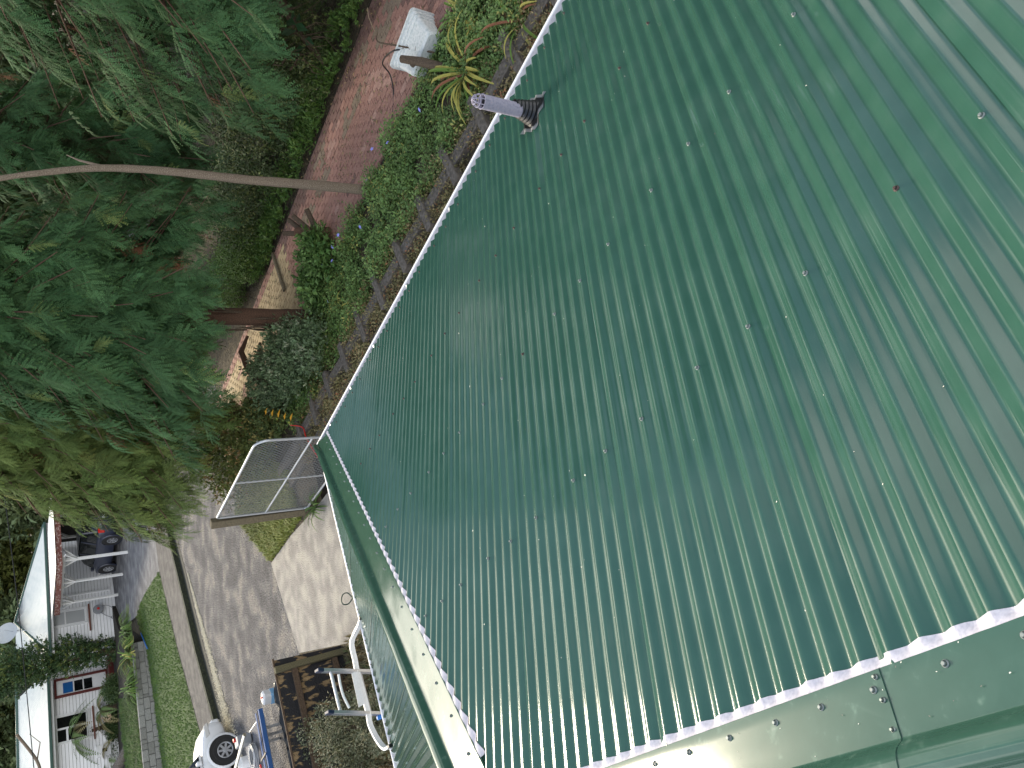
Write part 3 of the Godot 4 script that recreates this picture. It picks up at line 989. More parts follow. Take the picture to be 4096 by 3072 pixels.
func conifer(label: String, base: Vector3, h: float, bare: float, rad: float, n: int, trunk_r: float, pal: Array, bias := Vector3.ZERO, lean := Vector3.ZERO) -> void:
	var t := thing("cypress_tree", label, "tree", base, "cypress trees beyond the brick path")
	var tm := MB.new()
	var pts := []
	var rr := []
	for i in 13:
		var f := i / 12.0
		pts.append(base + lean * f * f + Vector3(.05 * sin(f * 9.0), h * .96 * f - .1, .05 * cos(f * 7.0)))
		rr.append(trunk_r * (1.25 if i == 0 else 1.0) * (1.0 - f * .9))
	tm.tube(pts, rr, 12)
	part("trunk", tm, M.bark_red, t)
	var bk := MB.new()                                         # loose strips of bark
	for i in 26:
		var an := rnd(0, TAU)
		var y0 := rnd(.0, bare * .8)
		var q := base + Vector3(cos(an), 0, sin(an)) * trunk_r * 1.02 + UPV * y0
		var tw := Vector3(rnd(-.05, .05), rnd(.35, .8), rnd(-.05, .05))
		bk.tube([q, q + tw * .5 + Vector3(cos(an), 0, sin(an)) * rnd(.0, .03), q + tw + Vector3(cos(an), 0, sin(an)) * rnd(-.02, .06)], [rnd(.012, .03), rnd(.012, .026), .004], 5, false)
	part("bark_strips", bk, M.bark, t)
	var lb := MB.new()
	var trs := [[], [], []]
	var cols := [[], [], []]
	var nb := n / 34 + 12
	for bi in nb:                                              # limb by limb, each carrying a fan of sprays
		var f := pow((bi + rng.randf()) / nb, 1.15)
		var y := bare + (h - bare) * f
		var az := bi * 2.39996 + rnd(-.3, .3)
		var env := rad * pow(1.0 - f, .70) * rnd(.72, 1.12) + .15
		var out := Vector3(cos(az), 0, sin(az))
		var sd := out.cross(UPV)
		var o := base + lean * (y / h) * (y / h) + UPV * (y + .25)
		var tip := o + out * env + bias * (1.0 - f) - UPV * (.10 + .34 * env * rnd(.6, 1.2))
		var mid := o.lerp(tip, .55) + UPV * .12
		lb.tube([o, mid, tip], [.030 * (1.25 - f), .017, .006], 5, false)
		var tone := rnd(.72, 1.22)
		var hue := rng.randf()
		for k in 26:
			var u := pow(rng.randf(), .75)
			var pos := o.lerp(mid, u / .55) if u < .55 else mid.lerp(tip, (u - .55) / .45)
			var s1 := rnd(-1.0, 1.0)
			pos += sd * s1 * (.10 + .24 * (1.0 - u)) * env * .55 - UPV * rnd(0.0, .16) + out * rnd(-.06, .06)
			var zz := (out * rnd(.25, .9) + sd * (s1 * .75 + rnd(-.25, .25)) - UPV * rnd(.15, .95)).normalized()
			var yy := (UPV + out * .7 + Vector3(rnd(-.3, .3), 0, rnd(-.3, .3))).normalized()
			var xx := yy.cross(zz).normalized()
			yy = zz.cross(xx)
			var s := rnd(.34, .68) * lerpf(1.0, .82, f)
			var v := k % 3
			trs[v].append(Transform3D(Basis(xx * s, yy * s, zz * s), pos))
			var c: Color = pal[0].lerp(pal[1], clampf(hue * .5 + rng.randf() * .5, 0, 1))
			if u > .8 and rng.randf() < .025: c = pal[2].lerp(c, .35)
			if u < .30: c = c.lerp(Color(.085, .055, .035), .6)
			elif rng.randf() < .008: c = Color(.22, .095, .055)
			cols[v].append(c * tone * rnd(.82, 1.18))
	part("limbs", lb, M.bark_red, t)
	for v in 3:
		var o := multi("crown", frond_mesh(v), M.frond, trs[v], cols[v], t)
		o.set_meta("kind", "stuff")
func blob_points(n: int, blobs: Array) -> Array:              # points near the surfaces of ellipsoids: [centre, radii]
	var vol := 0.0
	var r := []
	for b in blobs: vol += b[1].x * b[1].y * b[1].z
	for b in blobs:
		var k := int(n * b[1].x * b[1].y * b[1].z / vol) + 1
		for i in k:
			var d := Vector3(rng.randfn(), rng.randfn(), rng.randfn()).normalized()
			var q := pow(rng.randf(), .30)
			r.append([b[0] + d * b[1] * q * (1.0 + .12 * sin(d.x * 9.0 + d.z * 7.0 + d.y * 5.0)), d, q])
	return r
func bush(called: String, label: String, cat: String, base: Vector3, blobs: Array, n: int, mesh: Mesh, s0: float, s1: float, pal: Array, group := "", stems := 3, mk := "leaf", stem_r := .02) -> Node3D:
	var t := thing(called, label, cat, base, group)
	var tm := MB.new()
	for i in stems:
		var b: Array = blobs[i % blobs.size()]
		var q := base + Vector3(rnd(-.06, .06), -.05, rnd(-.06, .06))
		var top: Vector3 = b[0] + Vector3(rnd(-.3, .3), rnd(-.1, .4), rnd(-.3, .3)) * b[1]
		tm.tube([q, q.lerp(top, .5) + Vector3(rnd(-.05, .05), 0, rnd(-.05, .05)), top], [stem_r, stem_r * .7, stem_r * .3], 6)
	part("trunk" if cat == "tree" else "stems", tm, M.bark, t)
	var trs := []
	var cols := []
	for p in blob_points(n, blobs):
		if p[0].y < base.y - .02: continue
		var s := rnd(s0, s1)
		trs.append(Transform3D(Basis.from_euler(Vector3(rnd(-.5, .5), rnd(0, TAU), rnd(-.5, .5))).scaled(Vector3.ONE * s), p[0]))
		var c: Color = pal[0].lerp(pal[1], rng.randf())
		if pal.size() > 2 and rng.randf() < .12: c = pal[2]
		cols.append(c * rnd(.8, 1.2))
	var o := multi("crown" if cat == "tree" else "foliage", mesh, M[mk], trs, cols, t)
	o.set_meta("kind", "stuff")
	return t
func blades(called: String, label: String, cat: String, base: Vector3, n: int, l0: float, l1: float, w: float, mats: Array, group := "", arch := 1.0, turn := Vector2(0, TAU)) -> Node3D:   # a clump of strap leaves, each its own part
	var t := thing(called, label, cat, base, group)
	for i in n:
		var az := rnd(turn.x, turn.y)
		var d := Vector3(cos(az), 0, sin(az))
		var l := rnd(l0, l1)
		var lift := rnd(.35, 1.0)
		var mb := MB.new()
		var prev := []
		var k := 7
		for j in k + 1:
			var f := j / float(k)
			var c := base + d * (.03 + l * f * (1.15 - .45 * lift)) + UPV * (l * (lift * 1.15 * f - arch * .95 * f * f * (1.1 - .35 * lift)))
			c.y = maxf(c.y, base.y + .01)
			var ww := w * pow(sin(PI * clampf(.12 + f * .86, 0, 1)), .6) * .5
			var s := d.cross(UPV) * ww
			if j > 0:
				mb.quad(prev[0], prev[1], c, c - s + UPV * ww * .5, UPV)
				mb.quad(prev[1], prev[2], c + s + UPV * ww * .5, c, UPV)
			prev = [c - s + UPV * ww * .5, c, c + s + UPV * ww * .5]
		part("leaf", mb, mats[rng.randi() % mats.size()], t)
	return t
func cover(called: String, label: String, quad_: Array, n: int, mesh: Mesh, s0: float, s1: float, pal: Array, hmax := .22) -> void:   # ground cover in a region of the garden: [a0, a1, e0, e1]
	var f := FastNoiseLite.new()
	f.frequency = .7
	var trs := []
	var cols := []
	for i in n:
		var a := rnd(quad_[0], quad_[1])
		var e := rnd(quad_[2], quad_[3])
		var w := f.get_noise_2d(a * 1.3, e * 1.3)
		if w < -.33: continue
		if a > quad_[1] - .25 + .3 * f.get_noise_2d(e * 3.0, 7.0) or a < quad_[0] + .15 * f.get_noise_2d(e * 3.0, 3.0): continue
		var s := rnd(s0, s1)
		trs.append(Transform3D(Basis.from_euler(Vector3(rnd(-.4, .4), rnd(0, TAU), rnd(-.4, .4))).scaled(Vector3.ONE * s), ae(a, e, .02 + rng.randf() * hmax * (.6 + w))))
		var c: Color = pal[0].lerp(pal[1], rng.randf())
		if pal.size() > 2 and rng.randf() < .06: c = pal[2]
		cols.append(c * (rnd(.75, 1.2) + .25 * w))
	tag(multi(called, mesh, M.leaf, trs, cols, self), label, "ground cover", "", "stuff")

func build_garden() -> void:
	var vinca := cluster("vinca", 9, .055, .028, .07, 1)
	var small := cluster("small", 12, .035, .017, .06, 2)
	var mid := cluster("mid", 10, .09, .042, .12, 3)
	var broad := cluster("broad", 8, .14, .075, .14, 4)
	cover("periwinkle", "glossy green periwinkle covering the bed between crib wall and brick path", [7.2, 8.95, .5, 12.6], 9000, vinca, .8, 1.35, [Color(.09, .175, .042), Color(.17, .26, .07), Color(.34, .34, .09)], .24)
	cover("bed_weeds", "dry stalks and dull weeds along the concrete crib wall", [6.4, 7.8, .8, 12.4], 5200, small, .8, 1.6, [Color(.17, .17, .06), Color(.30, .23, .11), Color(.34, .15, .07)], .14)
	cover("bank_herbs", "bright green herbs growing along the far edge of the path", [11.05, 12.1, 2.0, 12.5], 3600, mid, .5, .95, [Color(.08, .18, .035), Color(.16, .27, .055)], .35)
	# periwinkle flowers
	var fl := MB.new()
	for i in 5:
		var d := Vector3(cos(TAU * i / 5.0), .15, sin(TAU * i / 5.0))
		leaf(fl, Vector3.ZERO, d, UPV, .022, .016, .05)
	var fm := fl.done()
	for q in [[7.9, 5.3], [8.35, 6.2], [8.5, 7.0], [8.1, 7.6], [8.45, 8.3], [8.6, 8.6], [8.3, 8.75], [8.55, 9.1], [8.0, 9.3], [8.65, 6.6], [7.8, 10.2], [7.9, 10.6], [8.5, 9.7]]:
		var o := MeshInstance3D.new()
		o.name = numbered("periwinkle_flower")
		o.mesh = fm
		o.material_override = M.violet
		add_child(o)
		var p := ae(q[0] + rnd(-.08, .08), q[1], .30)
		o.transform = Transform3D(Basis.from_euler(Vector3(.5, rnd(0, 6), 0)).scaled(Vector3.ONE * 1.7), p)
		tag(o, "small violet-blue five-petalled flower in the periwinkle bed", "flower", "periwinkle flowers")
		var stalk := MB.new()
		stalk.tube([Vector3.ZERO, Vector3(.005, -.09, .005)], .0012, 4)
		sub("stalk", stalk.done(), M.stem, o, Transform3D())
	# strap-leaved clumps by the gutter
	blades("strap_leaf_plant", "large strap-leaved clump with yellow and rust-red leaf ends beside the vent pipe", "plant", ae(7.75, 4.45), 64, .45, .95, .045, [M.blade_green, M.blade_yellow, M.blade_rust, M.blade_yellow])
	blades("strap_leaf_plant", "small clump of tall yellow-green straps behind the white tub", "plant", ae(8.45, 4.05), 20, .5, .8, .036, [M.blade_green, M.blade_yellow])
	blades("strap_leaf_plant", "rust-tipped strap clump at the picture's top edge near the gutter", "plant", ae(7.3, 3.4), 30, .4, .8, .036, [M.blade_green, M.blade_rust, M.blade_yellow])
	blades("strap_leaf_plant", "sparse strap clump with pale bent leaves beside the thin tree trunk", "plant", ae(8.35, 6.75), 9, .3, .5, .025, [M.blade_yellow, M.blade_green])
	blades("strap_leaf_plant", "yellowed strap leaves bending over the middle of the crib wall", "plant", ae(7.75, 9.35), 7, .35, .55, .03, [M.blade_yellow, M.blade_green])
	blades("strap_leaf_plant", "dark green strap clump at the foot of the gate post", "plant", gp(-2.25, -13.6), 22, .35, .62, .035, [M.blade_green, M.blade_dark])
	# shrubs of the bed
	bush("leafy_shrub", "rounded shrub with small grey-green leaves between the crib wall and path", "shrub", ae(8.0, 11.1), [[ae(8.0, 11.0, .45), Vector3(.75, .45, .7)], [ae(7.7, 10.3, .35), Vector3(.55, .35, .5)], [ae(8.1, 11.9, .5), Vector3(.6, .5, .6)]], 1500, mid, .55, .95, [Color(.09, .155, .065), Color(.18, .25, .13), Color(.34, .38, .25)])
	bush("leafy_shrub", "broad-leaved green shrub over the cut stump beside the path step", "shrub", ae(9.0, 9.2), [[ae(8.95, 9.2, .28), Vector3(.42, .28, .42)], [ae(8.75, 9.9, .2), Vector3(.36, .2, .4)]], 380, broad, .6, 1.0, [Color(.075, .17, .04), Color(.16, .27, .07)])
	bush("leafy_shrub", "green shrub with pale leaves in front of the wire gate", "shrub", ae(8.2, 13.0), [[ae(7.9, 13.0, .40), Vector3(.55, .42, .7)], [ae(7.7, 13.9, .35), Vector3(.5, .36, .6)]], 1000, mid, .55, .95, [Color(.07, .12, .035), Color(.16, .20, .06), Color(.30, .26, .08)])
	bush("hedge_shrub", "olive-green hedge spilling over the road behind the wire gate", "shrub", gp(-1.6, -17.2), [[gp(-1.5, -17.2, .7), Vector3(.75, .75, 1.0)], [gp(-1.0, -16.0, .7), Vector3(.8, .8, 1.0)], [gp(-.7, -18.2, .6), Vector3(.8, .65, .8)], [gp(-2.3, -17.6, .45), Vector3(.45, .4, .5)]], 2600, mid, .5, .9, [Color(.09, .13, .03), Color(.17, .20, .05), Color(.30, .20, .07)])
	bush("hedge_shrub", "dark small-leaved hedge on the bank behind the thin trunk", "shrub", ae(12.6, 9.5), [[ae(12.4, 7.5, .45), Vector3(1.2, .65, 1.3)], [ae(12.7, 9.6, .55), Vector3(1.3, .8, 1.4)], [ae(12.6, 11.6, .5), Vector3(1.1, .7, 1.3)], [ae(13.8, 8.5, .8), Vector3(1.2, .9, 1.4)]], 5200, small, 1.5, 2.4, [Color(.055, .095, .028), Color(.11, .16, .045), Color(.20, .23, .07)])
	bush("hedge_shrub", "bright grassy-leaved bush hanging over the far path edge", "shrub", ae(11.9, 12.3), [[ae(12.0, 12.4, .3), Vector3(.8, .45, .9)], [ae(12.2, 13.6, .3), Vector3(.8, .45, .7)]], 1300, small, 1.4, 2.1, [Color(.10, .19, .03), Color(.16, .26, .05)])
	# the yellowing compound leaf and its red tie
	var yl := thing("yellowing_branch", "branch of large orange and green pointed leaves above the crib wall", "branch", ae(7.15, 12.0))
	var sb := MB.new()
	var s0 := ae(7.1, 12.05, .05)
	var s1 := ae(7.55, 12.35, .62)
	sb.tube([s0, s0.lerp(s1, .5) + Vector3(0, .05, 0), s1], [.008, .006, .004], 6)
	part("stem", sb, M.stem, yl)
	for i in 9:
		var f := .35 + .65 * (i / 2) / 4.0
		var o := s0.lerp(s1, f) + Vector3(0, .03, 0)
		var d := (ed * (.9 if i % 2 else -.9) + UPV * .1 + hd * .35).normalized()
		var lb := MB.new()
		leaf(lb, o, d, (UPV - hd * .5).normalized(), rnd(.15, .21), .06)
		part("leaf", lb, [M.leaf_orange, M.leaf_lime, M.leaf_orange, M.leaf_green][i % 4], yl)
	var rs := MB.new()
	rs.tube(smooth([ae(6.2, 11.75, .10), ae(6.75, 11.95, .14), ae(7.05, 12.05, .12), ae(7.2, 12.2, .28)], 4), .011, 6)
	single("red_strap", rs, M.red, "bright red strap tied from the crib wall to a branch", "strap")

func build_trees() -> void:
	# thin bare trunk standing before the path
	var b := gp(3.17, -11.02)
	var t := thing("thin_tree", "single slender bare trunk rising at the near edge of the brick path", "tree", b)
	var tm := MB.new()
	var pts := smooth([Vector3(3.19, .25, -11.02), Vector3(3.14, 1.4, -11.03), Vector3(3.09, 2.29, -11.04), Vector3(3.07, 3.07, -11.04), Vector3(3.04, 3.71, -11.05), Vector3(2.97, 4.31, -11.07), Vector3(2.83, 4.88, -11.10), Vector3(2.71, 5.3, -11.13), Vector3(2.3, 6.6, -11.3), Vector3(2.0, 7.8, -11.5)], 4)
	var rr := []
	for i in pts.size(): rr.append(lerpf(.086, .020, pow(float(i) / pts.size(), .75)) * (1.25 if i == 0 else 1.0) * (1.0 + .05 * sin(i * 2.3)))
	tm.tube(pts, rr, 14)
	part("trunk", tm, M.bark_grey, t)
	var brn := MB.new()
	for q in [[Vector3(3.0, 4.1, -11.06), Vector3(3.25, 4.55, -11.6)], [Vector3(2.2, 6.9, -11.4), Vector3(3.3, 8.2, -11.9)], [Vector3(2.1, 7.3, -11.4), Vector3(1.2, 8.6, -11.8)], [Vector3(2.4, 6.4, -11.25), Vector3(2.9, 7.6, -10.5)]]:
		brn.tube([q[0], q[0].lerp(q[1], .5) + Vector3(0, .1, 0), q[1]], [.022, .014, .006], 6)
	part("limbs", brn, M.bark_grey, t)
	var trs := []
	var cols := []
	for p in blob_points(700, [[Vector3(2.2, 8.3, -11.6), Vector3(1.6, 1.1, 1.5)]]):
		trs.append(Transform3D(Basis.from_euler(Vector3(rnd(-.5, .5), rnd(0, TAU), rnd(-.5, .5))).scaled(Vector3.ONE * rnd(.7, 1.1)), p[0]))
		cols.append(Color(.09, .14, .04) * rnd(.8, 1.3))
	var cr := multi("crown", cluster("broad", 8, .14, .075, .14, 4), M.leaf, trs, cols, t)
	cr.set_meta("kind", "stuff")
	# cypresses
	var g1 := [Color(.044, .106, .044), Color(.100, .195, .080), Color(.24, .29, .09)]
	var g2 := [Color(.080, .135, .040), Color(.175, .225, .068), Color(.32, .31, .09)]
	conifer("big dark cypress with a thick shaggy trunk in the middle of the garden", ae(8.75, 10.9), 7.8, 2.75, 2.25, 11000, .19, g1, ed * .35 + hd * .2)
	conifer("olive-tipped cypress overhanging the street beyond the wire gate", ae(8.6, 14.1), 7.0, 2.5, 2.45, 11500, .16, g2, Vector3(-.1, 0, -.5))
	conifer("tall cypress at the picture's top corner above the brick path", ae(12.7, 6.2), 13.5, 2.3, 2.9, 13000, .2, g1, -hd * .2 + ed * .25)
	conifer("shaded cypress standing further back between the other two", ae(15.4, 13.0), 10.0, 1.0, 2.1, 4600, .16, g1)
	conifer("distant cypress close to the road behind the olive-tipped one", ae(14.0, 18.0), 7.6, .8, 1.8, 3600, .15, g2)
	conifer("tall cypress just outside the picture, mirrored in the roof", ae(12.9, 2.4), 14.5, 2.3, 3.6, 9000, .2, g1)
	conifer("broad cypress outside the picture beside the path, mirrored in the roof", ae(12.6, -1.0), 13.5, 2.3, 3.4, 8000, .2, g1)
	# trunk with torn bark and the cut stump
	var st := thing("cut_stump", "low brown stump with pale sawn limb ends beside the path step", "stump", ae(9.2, 9.0))
	var sm := MB.new()
	sm.tube([ae(9.2, 9.0, -.05), ae(9.3, 9.1, .25), ae(9.5, 9.3, .5)], [.16, .13, .09], 10)
	part("trunk", sm, M.bark_red, st)
	for q in [[ae(9.3, 9.1, .3), ae(9.75, 9.15, .55)], [ae(9.3, 9.1, .3), ae(9.7, 9.55, .62)], [ae(9.4, 9.2, .4), ae(9.95, 9.45, .5)], [ae(9.3, 9.1, .2), ae(9.6, 8.8, .45)]]:
		var lb := MB.new()
		lb.tube([q[0], q[1]], [.055, .045], 9)
		part("limb", lb, M.bark, st)
		var cb := MB.new()
		cb.lathe(q[1], q[1] - q[0], [Vector2(.043, .002), Vector2(0, .004)], 12)
		part("cut_face", cb, M.cut_wood, st)
	var s2 := thing("hollow_stump", "curled hollow brown stump on the path near the shrub", "stump", ae(9.3, 13.2))
	var sm2 := MB.new()
	sm2.tube([ae(8.2, 12.9, .1), ae(8.8, 13.1, .3), ae(9.2, 13.2, .42)], [.07, .09, .12], 9)
	sm2.tube([ae(9.1, 13.1, .2), ae(9.35, 13.3, .45), ae(9.7, 13.2, .55), ae(9.9, 12.9, .45)], [.09, .08, .06, .03], 8)
	sm2.tube([ae(9.1, 13.2, .3), ae(9.4, 12.9, .3), ae(9.75, 12.95, .2)], [.07, .06, .03], 8)
	part("trunk", sm2, M.bark_red, s2)
	# red dead branch
	var db := thing("dead_branch", "drooping dead rust-red branch hanging between the two cypresses", "branch", ae(9.6, 13.6, 1.5))
	var dbm := MB.new()
	for i in 26:
		var a0 := ae(9.4 + rnd(-.05, .05), 13.6 + rnd(-.05, .05), 2.6)
		var a1 := ae(9.1 + rnd(-.14, .14), 13.3 + rnd(-.16, .16), rnd(.9, 1.8))
		dbm.tube([a0, a0.lerp(a1, .5) + Vector3(rnd(-.06, .06), rnd(.0, .15), rnd(-.06, .06)), a1], [.01, .007, .003], 5, false)
	part("twigs", dbm, M.rust_twig, db)
	# twiggy ivy root at the top edge
	var iv := thing("ivy_root", "tangle of bare brown roots with big dark ivy leaves above the path", "plant", ae(11.4, 6.9))
	var im := MB.new()
	for i in 34:
		var o := ae(11.5 + rnd(-.3, .3), 6.9 + rnd(-.6, .5), rnd(.5, 1.1))
		var e := o + Vector3(rnd(-.45, .35), rnd(-.5, .05), rnd(-.1, .55))
		im.tube([o, o.lerp(e, .5) + Vector3(rnd(-.1, .1), rnd(-.05, .12), rnd(-.1, .1)), e], [rnd(.006, .022), .006, .003], 5, false)
	im.tube([ae(12.4, 6.4, 1.2), ae(11.7, 6.8, .7), ae(11.4, 7.2, .1)], [.09, .07, .04], 8)
	part("roots", im, M.bark, iv)
	for i in 9:
		var lb := MB.new()
		leaf(lb, ae(11.3 + rnd(-.2, .3), 6.7 + rnd(-.35, .35), rnd(.75, 1.15)), Vector3(rnd(-.6, .6), rnd(-.5, .1), rnd(.1, .8)).normalized(), (UPV + Vector3(rnd(-.3, .3), 0, .5)).normalized(), rnd(.16, .24), .15, .1)
		part("leaf", lb, M.leaf_dark, iv)
	# far trees
	var bl := cluster("bigleaf", 12, .42, .20, .5, 9)
	var palf := [[Color(.06, .10, .035), Color(.11, .16, .05)], [Color(.14, .17, .04), Color(.24, .26, .07)], [Color(.085, .125, .05), Color(.15, .19, .075)]]
	var tones := ["dark green", "yellow-green", "grey-green"]
	var order := ["first", "second", "third", "fourth", "fifth", "sixth", "seventh", "eighth", "ninth", "tenth", "eleventh", "twelfth", "thirteenth", "fourteenth", "fifteenth", "sixteenth", "seventeenth", "eighteenth"]
	var spots := [[-30, -52, 10], [-25, -48, 9], [-21, -50, 11], [-17, -53, 11], [-13.5, -48.5, 8.5], [-9, -52, 10], [-5, -48, 9], [-1, -51, 11], [4, -47, 10], [9, -50, 12], [14, -46, 11], [19, -44, 12], [24, -40, 12], [-14, -62, 15], [-4, -64, 15], [7, -62, 16], [18, -58, 16], [-26, -64, 15], [12, -33, 8], [19, -29, 9], [24, -24, 10], [17, -21, 8], [7.5, -27, 6]]
	spots.sort_custom(func(a, b): return atan2(a[0], -a[1]) < atan2(b[0], -b[1]))
	var cnt := [0, 0]
	for i in spots.size():
		var s: Array = spots[i]
		var far := 0 if s[1] < -43 else 1
		cnt[far] += 1
		var k: int = i % 3
		var hh: float = s[2]
		var o := gp(s[0], s[1])
		bush("leafy_tree", "%s leafy tree %s, %s from the picture's bottom" % [tones[k], ["behind the white house", "beyond the garden bank"][far], order[cnt[far] - 1]], "tree", o, [[o + UPV * hh * .62, Vector3(hh * .34, hh * .36, hh * .32)], [o + Vector3(rnd(-1.5, 1.5), hh * .36, rnd(0, 1.8)), Vector3(hh * .3, hh * .3, hh * .28)], [o + Vector3(rnd(-2, 2), hh * .8, 0), Vector3(hh * .22, hh * .2, hh * .22)]], 1100, bl, .6, 1.3, palf[k], "trees behind the white house" if s[1] < -43 else "trees beyond the garden bank", 4, "leaf", .16)

# ---------------------------------------------------------------- the white house over the road
func boards(h: Node3D, p0: Vector3, p1: Vector3, y0: float, y1: float, out: Vector3) -> void:
	var n := int(round((y1 - y0) / .132))
	var st := (y1 - y0) / n
	for i in n:
		var y := y0 + st * i
		var mb := MB.new()
		var a := Vector3(p0.x, y, p0.z)
		var b := Vector3(p1.x, y, p1.z)
		var t := UPV * st
		var lo := out * .036
		var hi := out * .008
		a.y += .013
		b.y += .013
		t.y -= .013
		mb.quad(a + lo, b + lo, b + t + hi, a + t + hi, out)
		mb.quad(a + lo, b + lo, b - out * .01, a - out * .01, -UPV)
		mb.quad(a + t + hi, b + t + hi, b + t - out * .01, a + t - out * .01, UPV)
		mb.quad(a - out * .01, b - out * .01, b + t - out * .01, a + t - out * .01, -out)
		part("weatherboard", mb, M.board if i % 3 else M.board_b, h)
func window_unit(h: Node3D, q: float, p0: float, p1: float, y0: float, y1: float, panes: Array, glass: Material) -> void:
	var fr := MB.new()
	var o := -d1
	var z := q - .05
	for s in [[p0 - .05, y0 - .05, p1 + .05, y0 + .0], [p0 - .05, y1, p1 + .05, y1 + .06]]:
		fr.obox(hp((s[0] + s[2]) * .5, z, (s[1] + s[3]) * .5), d2 * (s[2] - s[0]) * .5, UPV * (s[3] - s[1]) * .5, d1 * .035)
	for x in [p0 - .025, p1 + .025]: fr.obox(hp(x, z, (y0 + y1) * .5), d2 * .025, UPV * (y1 - y0) * .5, d1 * .033)
	var f := part("window_frame", fr, M.white_trim, h)
	for g in panes:
		var mb := MB.new()
		mb.obox(hp((g[0] + g[2]) * .5, q - .035, (g[1] + g[3]) * .5), d2 * (g[2] - g[0] - .03) * .5, UPV * (g[3] - g[1] - .03) * .5, d1 * .004)
		sub("pane", mb.done(), glass, f, Transform3D())
		var sa := MB.new()
		for x in [g[0], g[2]]: sa.obox(hp(x, q - .045, (g[1] + g[3]) * .5), d2 * .02, UPV * (g[3] - g[1]) * .5, d1 * .022)
		for y in [g[1], g[3]]: sa.obox(hp((g[0] + g[2]) * .5, q - .046, y), d2 * ((g[2] - g[0]) * .5 - .02), UPV * .02, d1 * .02)
		sub("sash", sa.done(), M.white_trim, f, Transform3D())
func slope(h: Node3D, c: Array, along: Vector3, m: Material) -> void:      # a corrugated roof face: eave0, eave1, top1, top0; ribs run from eave to top
	var mb := MB.new()
	var w: float = c[0].distance_to(c[1])
	var n := int(w / .076 * 5)
	var up: Vector3 = (c[1] - c[0]).cross(c[3] - c[0]).normalized()
	if up.y < 0: up = -up
	mb.grid(n, 2, func(i, j):
		var f := float(i) / n
		var a: Vector3 = c[0].lerp(c[1], f)
		var b: Vector3 = c[3].lerp(c[2], f)
		return a.lerp(b, j / 2.0) + up * .0085 * sin(TAU * f * w / .076))
	for i in mb.n.size():
		if mb.n[i].y < 0: mb.n[i] = -mb.n[i]
	part("roof_face", mb, m, h)
func build_far_house() -> void:
	var h := thing("weatherboard_house", "white weatherboard house with pale green iron roof across the road", "house", hp(-3, 7, 0))
	var y0 := .26
	boards(h, hp(-1.49, 4.9, 0), hp(4.2, 4.9, 0), HO.y + y0, HO.y + 2.86, -d1)
	boards(h, hp(-1.49, 4.93, 0), hp(-1.49, 7.4, 0), HO.y + y0 + .1, HO.y + 2.86, -d2)
	boards(h, hp(-9.5, 7.4, 0), hp(-1.52, 7.4, 0), HO.y + .36, HO.y + 2.94, -d1)
	boards(h, hp(4.2, 4.93, 0), hp(4.2, 11, 0), HO.y + y0, HO.y + 2.86, d2)
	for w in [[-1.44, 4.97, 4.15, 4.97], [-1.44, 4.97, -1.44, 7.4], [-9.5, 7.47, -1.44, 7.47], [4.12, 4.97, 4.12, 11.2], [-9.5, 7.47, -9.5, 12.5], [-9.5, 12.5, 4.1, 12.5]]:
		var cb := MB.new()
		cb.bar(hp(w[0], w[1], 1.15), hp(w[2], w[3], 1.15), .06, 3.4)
		part("wall_core", cb, M.foundation, h)  # dark colour on the core paints in the shadow lines between boards
	var fo := MB.new()
	fo.bar(hp(-1.5, 4.93, .02), hp(4.2, 4.93, .02), .06, .46)
	fo.bar(hp(-1.46, 4.93, .08), hp(-1.46, 7.4, .08), .06, .58)
	fo.bar(hp(-9.5, 7.43, .1), hp(-1.5, 7.43, .1), .06, .5)
	part("foundation", fo, M.foundation, h)
	# roofs
	var ev := 2.93
	var a0 := hp(-1.85, 4.5, ev)
	var a1 := hp(4.55, 4.5, ev)
	var ap := hp(1.35, 7.7, 4.12)
	slope(h, [a0, a1, ap, ap], d1, M.far_roof)
	slope(h, [hp(-1.85, 7.05, ev), a0, ap, hp(1.35, 10.6, 4.12)], d1, M.far_roof)
	slope(h, [a1, hp(4.55, 11, ev), hp(1.35, 11, 4.12), ap], d1, M.far_roof)
	slope(h, [hp(-9.9, 7.02, 2.99), hp(-1.6, 7.02, 2.99), hp(-1.2, 10.6, 4.10), hp(-9.9, 10.6, 4.10)], d1, M.far_roof)
	slope(h, [hp(2.0, 14.2, 2.99), hp(-9.9, 14.2, 2.99), hp(-9.9, 10.6, 4.10), hp(2.0, 10.6, 4.10)], d1, M.far_roof)
	var rc := MB.new()
	rc.tube([hp(-9.9, 10.6, 4.12), hp(1.4, 10.6, 4.14)], .07, 8)
	rc.tube([a1, ap + UPV * .02], .06, 8)
	rc.tube([a0, ap + UPV * .02], .06, 8)
	part("ridge_cap", rc, M.far_green, h)
	for g in [[hp(-1.9, 4.42, ev - .03), hp(4.6, 4.42, ev - .03)], [hp(-9.9, 6.95, 2.95), hp(-1.75, 6.95, 2.95)], [hp(-1.92, 4.42, ev - .03), hp(-1.92, 7.0, ev - .03)]]:
		var gb := MB.new()
		gb.bar(g[0], g[1], .12, .11, UPV, .015)
		part("gutter", gb, M.far_green, h)
		var fb := MB.new()
		var inw: Vector3 = (d1 if absf((g[1] - g[0]).normalized().dot(d1)) < .5 else d2) * .09
		fb.bar(g[0] + inw - UPV * .08, g[1] + inw - UPV * .08, .03, .16)
		part("fascia", fb, M.white_trim, h)
	var so := MB.new()
	so.obox(hp(1.35, 7.7, 2.83), d2 * 3.1, UPV * .012, d1 * 3.15)
	so.obox(hp(-5.8, 10.5, 2.88), d2 * 4.0, UPV * .012, d1 * 3.4)
	part("soffit", so, M.soffit, h)
	# openings
	window_unit(h, 4.9, -.56, .15, 1.46, 2.76, [[-.52, 1.5, .11, 2.26], [-.52, 2.28, .11, 2.72]], M.pane_pale)
